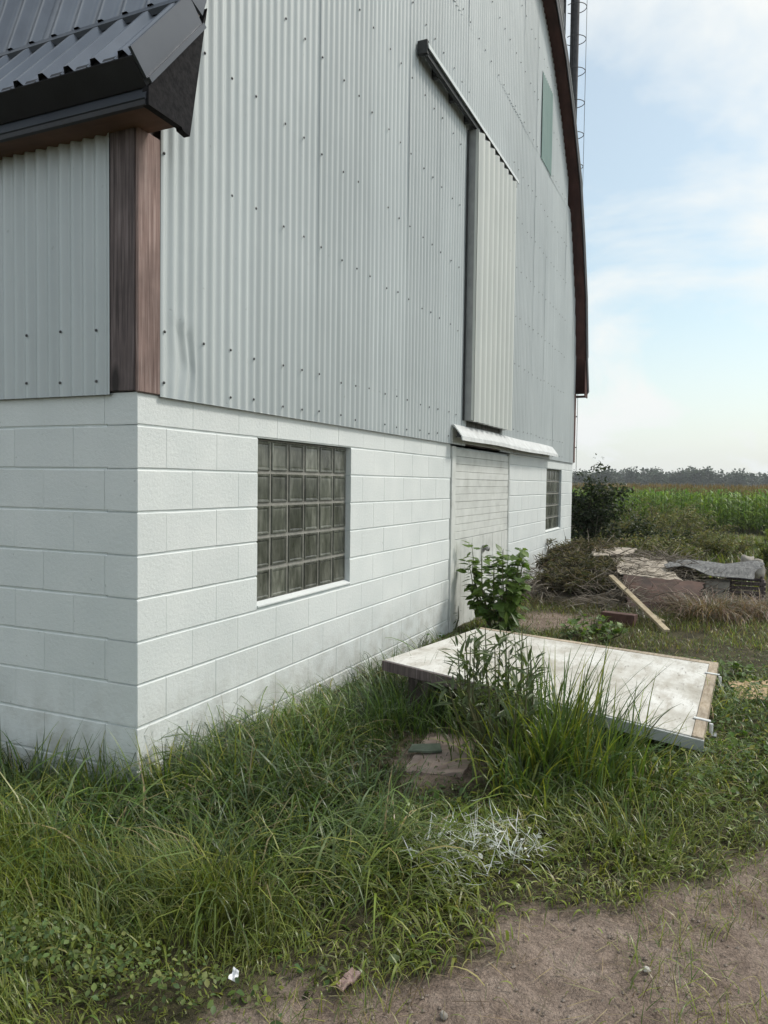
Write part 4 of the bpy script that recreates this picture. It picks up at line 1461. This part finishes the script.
# thin wisps straggling into the dirt
parts = []
k = 26000
x = rng.uniform(-2.0, 2.0, k)
y = rng.uniform(-3.2, -0.6, k)
e = sdist(DIRT, x, y)
ok = (e > 0.0) & (rng.random(k) < (smooth(0.28, 0.0, e)+0.8*smooth(0.1, -0.5, x+0.5*(y+1.6)))*smooth(0.42, 0.68, vnoise(x, y, 3.4, 91))*0.7)
p = np.stack([x, y, gz(x, y)-0.025], 1)[ok]
k = len(p)
parts.append(blades('w', p, rng.uniform(0.04, 0.13, k), rng.uniform(0.002, 0.004, k), rng.uniform(0, 6.28, k), np.abs(rng.normal(0.4, 0.4, k)), rng.uniform(0.2, 1.6, k), colmix(k, [YEL, GREEN, DRY, BROWN], [0.35, 0.3, 0.2, 0.15])))
# dry straws flat on the soil
k = 900
x = rng.uniform(-1.4, 1.6, k)
y = rng.uniform(-2.9, -1.2, k)
p = np.stack([x, y, gz(x, y)-0.004], 1)[sdist(DIRT, x, y) > -0.1]
k = len(p)
parts.append(blades('w', p, rng.uniform(0.05, 0.2, k), np.full(k, 0.0028), rng.uniform(0, 6.28, k), np.full(k, 1.5), rng.uniform(0, 0.12, k), colmix(k, [DRY, BROWN, (0.2, 0.17, 0.11)])))
stuff('grass_wisps', parts, M['grass'], 'thin wisps and dry straws straggling over the dirt track', 'grass')
# broad-leaved weeds among the grass
parts = []
p = scatter(30000, -2.2, 4.2, -3.4, 1.4, lambda x, y: smooth(0.42, 0.72, vnoise(x, y, 1.5, 101))*(0.25+0.75*smooth(0.5, 2.0, np.where(x > 0, -y, -x))))
k = len(p)
p[:, 2] += rng.uniform(0.02, 1.0, k)*zone_len(p[:, 0], p[:, 1])*0.55
parts.append(leaves(p, rng.uniform(0.018, 0.052, k), rng.uniform(0, 6.28, k), rng.normal(0.1, 0.4, k), rng.normal(0, 0.4, k), colmix(k, [GREEN, BLUE, YEL, (0.075, 0.125, 0.04)], [0.35, 0.2, 0.15, 0.3]), 0.95))
# clover at the lower left
p = scatter(9000, -2.1, -0.95, -1.9, -0.3, lambda x, y: smooth(0.45, 0.68, vnoise(x, y, 2.6, 111)))
k = len(p)
p[:, 2] += rng.uniform(0.03, 0.13, k)
parts.append(leaves(p, rng.uniform(0.010, 0.027, k), rng.uniform(0, 6.28, k), rng.normal(0.2, 0.5, k), rng.normal(0, 0.5, k), colmix(k, [(0.13, 0.18, 0.055), (0.19, 0.22, 0.07), (0.10, 0.15, 0.055)], [0.4, 0.3, 0.3]), 1.1))
stuff('ground_weeds', parts, M['leaf'], 'low broad leaved weeds mixed through the grass', 'weeds')
# white-painted dead grass
parts = []
cpx = [at(480, 868)[:2], at(450, 880)[:2], at(500, 862)[:2], at(440, 868)[:2], at(470, 850)[:2], at(520, 860)[:2]]
pp = []
for c_ in cpx:
    pp.append(np.stack([rng.normal(c_[0], 0.07, 60), rng.normal(c_[1], 0.07, 60)], 1))
p = np.concatenate(pp)
k = len(p)
p3 = np.concatenate([p, (gz(p[:, 0], p[:, 1])+rng.uniform(0.02, 0.15, k))[:, None]], 1)
parts.append(blades('wp', p3, rng.uniform(0.04, 0.14, k), rng.uniform(0.0025, 0.005, k), rng.uniform(0, 6.28, k), rng.uniform(0.9, 1.9, k), rng.uniform(-1.2, 1.6, k), colmix(k, [(0.72, 0.74, 0.75), (0.58, 0.60, 0.60), (0.36, 0.39, 0.33)], None, 0.1)))
p4 = p3[rng.choice(k, 70, replace=False)].copy()
parts.append(leaves(p4, rng.uniform(0.012, 0.03, 70), rng.uniform(0, 6.28, 70), rng.normal(0, 0.5, 70), rng.normal(0, 0.5, 70), colmix(70, [(0.7, 0.72, 0.73), (0.5, 0.52, 0.52)], None, 0.1)))
stuff('painted_grass', parts, M['grass'], 'patch of dead grass spattered with white paint', 'grass')
# turf beyond the panel, out to the field
parts = []
def add_far(n, box, l, w, pal, wts, dens=one):
    p = scatter(n, *box, dens)
    k = len(p)
    c = colmix(k, pal, wts)*(0.7+0.6*vnoise(p[:, 0], p[:, 1], 0.8, 121))[:, None]
    parts.append(blades('f', p, rng.uniform(*l, k)*(0.6+0.8*vnoise(p[:, 0], p[:, 1], 1.2, 131)), rng.uniform(*w, k), rng.uniform(0, 6.28, k), np.abs(rng.normal(0.2, 0.3, k)), rng.uniform(0.3, 1.6, k), c, 3))
add_far(52000, (2.6, 9.5, -4.2, -0.05), (0.03, 0.10), (0.004, 0.009), [GREEN, YEL, (0.12, 0.13, 0.045), BROWN, DRY], [0.28, 0.22, 0.24, 0.16, 0.10], lambda x, y: smooth(0.20, 0.42, vnoise(x, y, 1.4, 141)))
add_far(22000, (9.0, 34, -9, 3.5), (0.12, 0.40), (0.012, 0.03), [GREEN, YEL, (0.13, 0.14, 0.05), DRY], [0.3, 0.34, 0.26, 0.10])
stuff('rough_turf', parts, M['grass'], 'rough turf between the fallen door and the corn field', 'turf')

# grass clumps standing in front of the panel, each a plant
def tuft(name, pos, n, h, w, spread, label, pal, curl=(0.4, 1.6), cat='grass clump', seed_heads=0, group=None):
    p = np.stack([rng.normal(pos[0], spread, n), rng.normal(pos[1], spread, n), np.full(n, 0.0)], 1)
    p[:, 2] = gz(p[:, 0], p[:, 1])-0.02
    az = np.arctan2(p[:, 1]-pos[1], p[:, 0]-pos[0])+rng.normal(0, 0.8, n)
    b_ = blades(name, p, rng.uniform(h*0.5, h*1.1, n), rng.uniform(w*0.7, w*1.3, n), az, np.abs(rng.normal(0.12, 0.16, n)), rng.uniform(*curl, n), colmix(n, pal), 6)
    o = stuff(name, [b_], M['grass'], label, cat, None, None)
    if group:
        o['group'] = group
    return o
LONG = [GREEN, (0.085, 0.125, 0.04), YEL, BLUE]
tuft('grass_clump', at(590, 772), 230, 0.55, 0.010, 0.15, 'tall arching grass clump against the middle of the fallen door', LONG)
tuft('grass_clump', at(545, 768), 220, 0.74, 0.011, 0.13, 'tall spiky grass clump left of the arching one by the fallen door', LONG, (0.2, 1.1))
tuft('grass_clump', at(528, 792), 150, 0.46, 0.011, 0.10, 'broad bladed grass clump beside the flat pinkish stone', LONG, (0.8, 2.3))
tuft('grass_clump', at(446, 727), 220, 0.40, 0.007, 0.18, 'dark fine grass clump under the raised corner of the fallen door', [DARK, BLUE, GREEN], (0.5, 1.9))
tuft('grass_clump', at(505, 760), 200, 0.50, 0.008, 0.16, 'dense green grass clump hiding the long edge of the fallen door', LONG, (0.5, 1.7))
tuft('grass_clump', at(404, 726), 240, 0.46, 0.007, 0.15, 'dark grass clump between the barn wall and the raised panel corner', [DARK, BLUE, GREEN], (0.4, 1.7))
tuft('grass_clump', at(635, 778), 130, 0.30, 0.007, 0.15, 'short grass clump below the grey metal edge of the panel', LONG, (0.4, 1.7))
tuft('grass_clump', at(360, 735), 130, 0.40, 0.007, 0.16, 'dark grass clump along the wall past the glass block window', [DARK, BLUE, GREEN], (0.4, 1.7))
tuft('grass_clump', at(40, 800), 120, 0.40, 0.009, 0.10, 'thick leaning grass clump at the foot of the side wall', LONG, (0.3, 1.6))
tuft('grass_clump', at(170, 803), 110, 0.38, 0.010, 0.08, 'thick grass clump right under the barn corner', LONG, (0.2, 1.4))
tuft('grass_clump', at(110, 800), 80, 0.36, 0.010, 0.07, 'upright spiky grass clump against the side block wall', LONG, (0.1, 0.9))
tuft('grass_clump', at(240, 800), 70, 0.36, 0.010, 0.10, 'upright spiky grass clump just past the barn corner', LONG, (0.1, 1.0))
tuft('grass_clump', at(300, 770), 80, 0.38, 0.009, 0.12, 'leaning grass clump beneath the glass block window', LONG, (0.4, 1.7))
tuft('grass_clump', at(640, 845), 150, 0.24, 0.006, 0.10, 'fine yellow green grass clump at the edge of the dirt track', [YEL, (0.10, 0.13, 0.04), GREEN])
tuft('grass_clump', at(360, 800), 110, 0.30, 0.008, 0.13, 'bluish drooping grass clump beside the bare patch', [BLUE, GREEN, (0.1, 0.13, 0.07)], (0.8, 2.2))
HAY = [(0.24, 0.165, 0.115), (0.19, 0.12, 0.09), (0.30, 0.23, 0.16), (0.10, 0.10, 0.05)]
tuft('hay_clump', at(708, 617), 1500, 0.50, 0.007, 0.20, 'reddish tan heap of dead hay below the roofing sheet', HAY, (1.4, 3.2), 'hay')
tuft('hay_clump', at(768, 617), 1300, 0.50, 0.007, 0.18, 'tan heap of dead hay beyond the end of the roofing sheet', HAY, (1.4, 3.2), 'hay')

# ------------------------------------------------------------------ leafy plants
def leaf_mesh(name, lobes):
    mb = MB()
    pts = [(0, 0.02), (0.10, 0.20), (0.02, 0.42), (0.30, 0.34), (0.42, 0.56), (0.60, 0.30), (0.78, 0.22), (1.0, 0.0)] if lobes else \
          [(0, 0.015), (0.15, 0.20), (0.35, 0.31), (0.55, 0.29), (0.78, 0.16), (1.0, 0)]
    mid = [(p[0], 0.0, -0.05*(p[0]*2-1)**2-0.02) for p in pts]
    V = []
    for s_ in (1, -1):
        V += [(p[0], s_*p[1], 0.055*min(1, p[1]*3)-0.08*p[0]**2) for p in pts]
    n = len(pts)
    V += [(p[0], 0, -0.08*p[0]**2) for p in pts]
    F = []
    for k in range(n-1):
        F.append((2*n+k, 2*n+k+1, k+1, k))
        F.append((2*n+k, n+k, n+k+1, 2*n+k+1))
    mb.v, mb.f = V, F
    # short stalk
    mb.v += [(-0.35, 0.012, 0.03), (-0.35, -0.012, 0.03), (0.02, -0.012, 0), (0.02, 0.012, 0)]
    i = len(mb.v)
    mb.f.append((i-4, i-3, i-2, i-1))
    return mb
def mat_plain_leaf(name, c0, c1):
    m, t, b = new_mat(name)
    rr2 = t.nodes.new('ShaderNodeMix')
    rr2.data_type = 'RGBA'
    rr2.inputs[6].default_value = (*c0, 1)
    rr2.inputs[7].default_value = (*c1, 1)
    t.links.new(obj_rand(t), rr2.inputs[0])
    v = obj_coord(t, (1, 1, 1), 'Object')
    c = mixc(t, 1.0, rr2.outputs[2], ramp(t, noise(t, v, 5, 4), [(0.3, 0.75), (0.7, 1.2)]), 'MULTIPLY')
    t.links.new(c, b.inputs['Base Color'])
    b.inputs['Roughness'].default_value = 0.42
    tr = t.nodes.new('ShaderNodeBsdfTranslucent')
    t.links.new(mixc(t, 1.0, c, (1.3, 1.4, 0.6), 'MULTIPLY'), tr.inputs[0])
    mx = t.nodes.new('ShaderNodeMixShader')
    mx.inputs[0].default_value = 0.3
    t.links.new(b.outputs[0], mx.inputs[1])
    t.links.new(tr.outputs[0], mx.inputs[2])
    t.links.new(mx.outputs[0], [n for n in t.nodes if n.type == 'OUTPUT_MATERIAL'][0].inputs[0])
    return m
M['weedleaf'] = mat_plain_leaf('weed_leaf', (0.065, 0.12, 0.026), (0.16, 0.235, 0.055))
M['willowleaf'] = mat_plain_leaf('narrow_leaf', (0.05, 0.08, 0.03), (0.11, 0.145, 0.06))
def smooth_mesh(mb, name, mat):
    me = mb.mesh(name, mat, True)
    return me
BROAD = [smooth_mesh(leaf_mesh('leaf', True), 'leaf', M['weedleaf']), smooth_mesh(leaf_mesh('leaf', False), 'leaf', M['weedleaf'])]
def leafy_plant(name, label, cat, base, stems, height, spread, nleaf, size, meshes, narrow=1.0, seed=1, droop=0.35, lo=0.12):
    r3 = random.Random(seed)
    t0 = thing(name, label, cat, tuple(base))
    spots = []
    for s_ in range(stems):
        a_ = r3.uniform(0, 6.28)
        top = Vector((base[0]+math.cos(a_)*spread*r3.uniform(.3, 1), base[1]+math.sin(a_)*spread*r3.uniform(.3, 1), base[2]+height*r3.uniform(0.62, 1.0)))
        b0 = Vector((base[0]+math.cos(a_)*0.04, base[1]+math.sin(a_)*0.04, base[2]-0.03))
        midp = b0.lerp(top, 0.5)+Vector((math.cos(a_)*spread*0.2, math.sin(a_)*spread*0.2, height*0.04))
        pts = [b0, b0.lerp(midp, 0.6), midp, midp.lerp(top, 0.55), top]
        MB().tube(pts, [0.009, 0.008, 0.006, 0.004, 0.002], 5).build('stem', M['stem'], t0)
        spots.append(pts)
    for k in range(nleaf):
        pts = r3.choice(spots)
        tpar = lo+(1-lo)*r3.random()**0.8
        f_ = tpar*(len(pts)-1)
        i_ = min(int(f_), len(pts)-2)
        p = pts[i_].lerp(pts[i_+1], f_-i_)
        az_ = r3.uniform(0, 6.28)
        el_ = r3.gauss(-droop+0.35*tpar, 0.35)
        s_ = size*r3.uniform(0.55, 1.25)*(1.1-0.35*tpar)
        rot = Euler((r3.gauss(0, 0.3), -el_, az_), 'XYZ').to_matrix().to_4x4()
        off = rot @ Vector((0.36*s_, 0, 0))
        mw = Matrix.Translation(p+off) @ rot @ Matrix.Diagonal((s_, s_*narrow, s_, 1))
        link('leaf', r3.choice(meshes), t0, mw)
    return t0
wp = at(497, 632)
leafy_plant('leafy_weed', 'bushy green weed with lobed leaves growing before the painted door', 'weed', (wp[0]+0.05, wp[1]+0.02, float(gz(wp[0], wp[1]))), 18, 0.90, 0.31, 600, 0.125, BROAD, seed=3, lo=0.0)
NARROW = [smooth_mesh(leaf_mesh('leaf', False), 'leaf', M['willowleaf'])]
wp = at(500, 766)
leafy_plant('leafy_weed', 'upright narrow leaved weed in front of the fallen door', 'weed', (wp[0], wp[1], float(gz(wp[0], wp[1]))), 22, 0.72, 0.36, 430, 0.11, NARROW, 0.34, seed=8, droop=-0.25, lo=0.3)
wp = at(596, 640)
leafy_plant('leafy_weed', 'low spreading green weed behind the back edge of the fallen door', 'weed', (wp[0], wp[1], float(gz(wp[0], wp[1]))), 16, 0.19, 0.42, 190, 0.075, BROAD, seed=12, droop=0.0)
wp = at(690, 690)
leafy_plant('leafy_weed', 'small leafy weed beside the tan plywood offcut', 'weed', (wp[0]+.35, wp[1]-.28, float(gz(wp[0], wp[1]))), 7, 0.16, 0.2, 70, 0.06, BROAD, seed=15, droop=0.0)
wp = at(452, 628)
leafy_plant('leafy_weed', 'sparse dry weed at the foot of the door jamb', 'weed', (wp[0], wp[1], 0.0), 6, 0.30, 0.14, 46, 0.05, NARROW, 0.4, seed=19)

# shrubs: one mass of foliage per plant, on stems
def shrub(name, label, cat, base, h, rx, nst, nleaf, lsize, pal, seed, group=None, wts=None, shape=1.0, stemmat=None, narrow=0.9):
    r3 = random.Random(seed)
    t0 = thing(name, label, cat, tuple(base), group)
    st = MB()
    cl_pts = []
    for s_ in range(nst):
        a_ = r3.uniform(0, 6.28)
        rr3 = rx*math.sqrt(r3.random())
        top = Vector((base[0]+math.cos(a_)*rr3, base[1]+math.sin(a_)*rr3, base[2]+h*(r3.uniform(0.5, 1.0) if shape else 1)*(1-0.35*(rr3/rx)**2)))
        b0 = Vector((base[0]+math.cos(a_)*rr3*0.3, base[1]+math.sin(a_)*rr3*0.3, base[2]-0.05))
        midp = b0.lerp(top, 0.5)+Vector((r3.gauss(0, .08*h), r3.gauss(0, .08*h), 0.05*h))
        pts = [b0, b0.lerp(midp, .6), midp, midp.lerp(top, .6), top]
        st.tube(pts, [0.012*h/1.5+.003, 0.010*h/1.5+.002, 0.007*h/1.5+.002, 0.004*h/1.5+.001, 0.002], 4, cap=False)
        cl_pts.append(pts)
        for q_ in range(5):
            tp = r3.uniform(0.3, 0.95)
            f_ = tp*4
            i_ = min(int(f_), 3)
            p0 = pts[i_].lerp(pts[i_+1], f_-i_)
            p1 = p0+Vector((r3.gauss(0, .16*h), r3.gauss(0, .16*h), r3.uniform(0, .16*h)))
            st.tube([p0, p0.lerp(p1, .5)+Vector((0, 0, .02)), p1], [0.004, 0.003, 0.0015], 3, cap=False)
            cl_pts.append([p0, p0.lerp(p1, .25), p0.lerp(p1, .5), p0.lerp(p1, .75), p1])
    st.build('stems', stemmat or M['bark'], t0)
    P_ = np.empty((nleaf, 3))
    for k in range(nleaf):
        pts = r3.choice(cl_pts)
        f_ = r3.uniform(0.25, 1.0)*4
        i_ = min(int(f_), 3)
        p = pts[i_].lerp(pts[i_+1], f_-i_)
        P_[k] = (p.x+r3.gauss(0, .035*h+.01), p.y+r3.gauss(0, .035*h+.01), p.z+r3.gauss(0, .03*h+.01))
    c = colmix(nleaf, pal, wts)
    lf = leaves(P_, rng.uniform(lsize*.6, lsize*1.3, nleaf), rng.uniform(0, 6.28, nleaf), rng.normal(-0.15, .5, nleaf), rng.normal(0, .5, nleaf), c, narrow)
    stuff('foliage', [lf], M['leaf'], None, None, t0)
    return t0
DGR = [(0.022, 0.036, 0.018), (0.034, 0.050, 0.022), (0.045, 0.060, 0.030)]
q = atd(588, 560, 13.6)
shrub('shrub', 'dark tall shrub crowding the far barn corner', 'shrub', (12.35, -0.15, float(gz(12.35, -0.15))), 2.05, 0.48, 18, 3600, 0.085, DGR, 21)
q = atd(598, 560, 15.0)
shrub('shrub', 'dark lower shrub behind the brushwood by the corner', 'shrub', (12.6, -1.15, float(gz(12.6, -1.15))), 1.05, 0.75, 24, 3600, 0.075, DGR+[(0.06, 0.075, 0.03)], 22)
OLV = [(0.15, 0.17, 0.06), (0.19, 0.185, 0.08), (0.095, 0.12, 0.045), (0.24, 0.21, 0.11)]
for k, (u_, dd, h_, rx_, lab) in enumerate(((628, 15.5, 1.15, 0.8, 'olive weedy bush behind the small pale board'),
                                          (660, 16.0, 1.35, 0.85, 'tall brownish bush between the heap and the corn'),
                                          (690, 17.5, 1.25, 0.8, 'feathery olive bush behind the roofing sheet'),
                                          (722, 15.5, 0.8, 0.7, 'low olive bush beside the grey fieldstones'),
                                          (648, 13.2, 0.75, 0.7, 'scrubby low bush just behind the plywood'),
                                          (676, 13.6, 0.65, 0.7, 'straggly weeds rising behind the roofing sheet'))):
    q = atd(u_, 484, dd)
    shrub('weedy_bush', lab, 'bush', (q[0], q[1], float(gz(q[0], q[1]))), h_, rx_, 22, 3000, 0.065, OLV, 30+k, narrow=0.55)
q = atd(764, 484, 13.0)
shrub('leafy_bush', 'bright yellow green bush beyond the fieldstones', 'bush', (q[0]+.2, q[1]-.35, float(gz(q[0], q[1]))), 0.85, 0.5, 16, 1500, 0.07, [(0.17, 0.20, 0.04), (0.12, 0.16, 0.04)], 44)
# dead vines and weeds heaped on the wall end of the mound
DEAD0 = [(0.10, 0.085, 0.05), (0.16, 0.13, 0.08), (0.07, 0.08, 0.035)]
for k, (u_, v_, n_, h_, lab) in enumerate(((618, 618, 260, 0.20, 'matted dead grass along the foot of the rust brown sheet'),
                                          (655, 622, 260, 0.18, 'matted dead grass around the foot of the pine plank'),
                                          (690, 620, 260, 0.22, 'matted dead grass at the corner of the rust brown sheet'),
                                          (575, 606, 300, 0.24, 'matted dead grass at the near foot of the heap'),
                                          (540, 602, 260, 0.22, 'matted dead grass where the heap meets the barn wall'))):
    tuft('dead_grass', at(u_, v_), n_, h_, 0.008, 0.24, lab, DEAD0, (0.9, 2.6), 'dead grass')
DEAD = [(0.12, 0.105, 0.065), (0.06, 0.07, 0.035), (0.20, 0.17, 0.12), (0.07, 0.06, 0.04)]
for k, (x_, y_, h_, rx_, lab) in enumerate(((9.3, -0.55, 0.50, 0.75, 'wilted grey brown weeds against the block wall below the far window'),
                                           (7.9, -0.7, 0.36, 0.6, 'wilted weeds sprawling at the near end of the heap'),
                                           (10.6, -0.6, 0.62, 0.7, 'dead vines tangled at the barn corner under the dark shrub'),
                                           (7.2, -0.75, 0.32, 0.5, 'low dead weeds trailing from the heap towards the painted door'))):
    shrub('dead_weeds', lab, 'weeds', (x_, y_, max(0, mz(x_, y_)-0.06)), h_, rx_, 46, 6000, 0.085, DEAD, 60+k, narrow=0.22)

# ------------------------------------------------------------------ corn field
def corn_parts(r3):
    out_ = []
    h = r3.uniform(1.95, 2.2)
    n = 11
    pos = np.zeros((n, 3))
    pos[:, 2] = np.linspace(0.25, h*0.86, n)
    az = np.where(np.arange(n) % 2, 0, np.pi)+rng.normal(0, 0.45, n)
    out_.append(blades('c', pos, rng.uniform(0.55, 0.8, n), np.full(n, 0.085), az, rng.uniform(0.35, 0.6, n), rng.uniform(1.2, 2.0, n), colmix(n, [(0.18, 0.275, 0.05), (0.235, 0.325, 0.065), (0.12, 0.20, 0.045)]), 4))
    # stalk
    a4 = np.array([(0.014, 0, 0), (0, 0.014, 0), (-0.014, 0, 0), (0, -0.014, 0)])
    V = np.concatenate([a4, a4*0.5+np.array([0, 0, h])])
    F = np.array([(0, 1, 5, 4), (1, 2, 6, 5), (2, 3, 7, 6), (3, 0, 4, 7)])
    out_.append((V, [F], np.tile(np.array([[0.09, 0.125, 0.04]]), (8, 1))))
    nt_ = 7
    pt = np.zeros((nt_, 3))
    pt[:, 2] = h-0.05
    out_.append(blades('t', pt, rng.uniform(0.2, 0.34, nt_), np.full(nt_, 0.022), rng.uniform(0, 6.28, nt_), rng.uniform(0.1, 0.5, nt_), rng.uniform(0, 0.6, nt_), colmix(nt_, [(0.26, 0.18, 0.10), (0.20, 0.15, 0.08)]), 3))
    return merge(out_)
CORN = [corn_parts(random.Random(k)) for k in range(8)]
CORN_ME = [np_mesh('corn_plant', V, F, M['leaf'], C) for V, F, C in CORN]
# field edge runs roughly across the view, a little nearer on the right
e0 = np.array(atd(590, 484, 44.0))[:2]
e1 = np.array(atd(790, 484, 34.0))[:2]
ed = (e1-e0)/np.linalg.norm(e1-e0)
en = np.array([-ed[1], ed[0]])
if en[0] < 0:
    en = -en
rows_pts = []
r3 = random.Random(77)
for row in range(64):
    d_ = row*0.76 if row < 26 else 26*0.76+(row-26)*2.4
    s_ = -7.0-row*0.3
    while s_ < 19+row*0.5:
        p = e0+ed*(s_+r3.uniform(-.07, .07))+en*(d_+r3.uniform(-.08, .08))
        rows_pts.append((row, s_, p))
        s_ += 0.19 if row < 4 else (0.27 if row < 26 else 0.5)
front = [q for q in rows_pts if q[0] < 2 and -2.5 < q[1] < 12][:150]
fset = {id(q) for q in front}
for row, s_, p in front:
    z = float(gz(p[0], p[1]))-0.03
    mw = Matrix.Translation((p[0], p[1], z)) @ Matrix.Rotation(r3.uniform(0, 6.28), 4, 'Z') @ Matrix.Diagonal((1, 1, r3.uniform(0.92, 1.06), 1))
    o = link('corn_plant', r3.choice(CORN_ME), None, mw)
    tag(o, 'tasselled green corn plant in the front rows of the field', 'corn plant', 'corn plants edging the field')
parts = []
groups = {k: [] for k in range(8)}
for q in rows_pts:
    if id(q) not in fset:
        groups[r3.randrange(8)].append(q[2])
for k, pl in groups.items():
    V, F, C = CORN[k]
    P2 = np.array(pl)
    n = len(P2)
    a_ = rng.uniform(0, 6.28, n)
    ca, sa = np.cos(a_), np.sin(a_)
    sc2 = rng.uniform(0.92, 1.07, n)
    VV = np.empty((n, len(V), 3))
    VV[:, :, 0] = V[None, :, 0]*ca[:, None]-V[None, :, 1]*sa[:, None]+P2[:, 0:1]
    VV[:, :, 1] = V[None, :, 0]*sa[:, None]+V[None, :, 1]*ca[:, None]+P2[:, 1:2]
    VV[:, :, 2] = V[None, :, 2]*sc2[:, None]+gz(P2[:, 0], P2[:, 1])[:, None]-0.03
    FF = [(np.arange(n)*len(V))[:, None, None]+f[None] for f in F]
    FF = [f.reshape(-1, f.shape[-1]) for f in FF]
    parts.append((VV.reshape(-1, 3), FF, np.tile(C, (n, 1))*rng.uniform(0.85, 1.15, (n, 1)).repeat(len(V), 0)))
stuff('corn_field', parts, M['leaf'], 'deep green corn field stretching back to the wood', 'corn')

# ------------------------------------------------------------------ distant wood
parts = []
tp = MB()
r3 = random.Random(9)
fdir = ray(690, 484)
for k in range(90):
    u_ = 470+ k*6.2+r3.uniform(-3, 3)
    dd = r3.uniform(360, 430)
    c_ = atd(u_, 484, dd)
    gzv = -0.75
    h = r3.uniform(8.6, 11.8)*(1.0+0.12*math.sin(u_*0.021))
    rx_ = r3.uniform(3.4, 5.2)
    n = 900
    th = rng.uniform(0, 6.28, n)
    ph = np.arccos(rng.uniform(-1, 1, n))
    rad = rng.random(n)**0.5
    lump = 0.75+0.5*vnoise(th*1.4, ph*2.0, 1.0, 200+k)
    P_ = np.stack([c_[0]+np.cos(th)*np.sin(ph)*rx_*rad*lump, c_[1]+np.sin(th)*np.sin(ph)*rx_*rad*lump, gzv+h*0.46+np.cos(ph)*h*0.5*rad*lump], 1)
    parts.append(leaves(P_, rng.uniform(0.8, 1.5, n), rng.uniform(0, 6.28, n), rng.normal(0, .6, n), rng.normal(0, .6, n), colmix(n, [(0.026, 0.046, 0.026), (0.036, 0.060, 0.032), (0.028, 0.042, 0.026)]), 1.3))
stuff('distant_wood', parts, M['leaf'], 'hazy line of trees along the far edge of the corn', 'wood')

# ------------------------------------------------------------------ haze
hb = MB().box(-60, 700, -420, 420, -3.0, 28.5)
hazem = bpy.data.materials.new('haze')
hazem.use_nodes = True
ht = hazem.node_tree
ht.nodes.clear()
ho = ht.nodes.new('ShaderNodeOutputMaterial')
pv = ht.nodes.new('ShaderNodeVolumePrincipled')
pv.inputs['Color'].default_value = (0.90, 0.94, 0.97, 1)
pv.inputs['Density'].default_value = 0.00045
pv.inputs['Anisotropy'].default_value = 0.2
ht.links.new(pv.outputs[0], ho.inputs['Volume'])
haze = hb.build('haze', hazem, None)
tag(haze, 'pale summer haze lying over the field and the wood', 'haze', kind='stuff')

for o in bpy.data.objects:
    if o.type == 'MESH' and not o.data.materials:
        o.data.materials.append(M['concrete'])
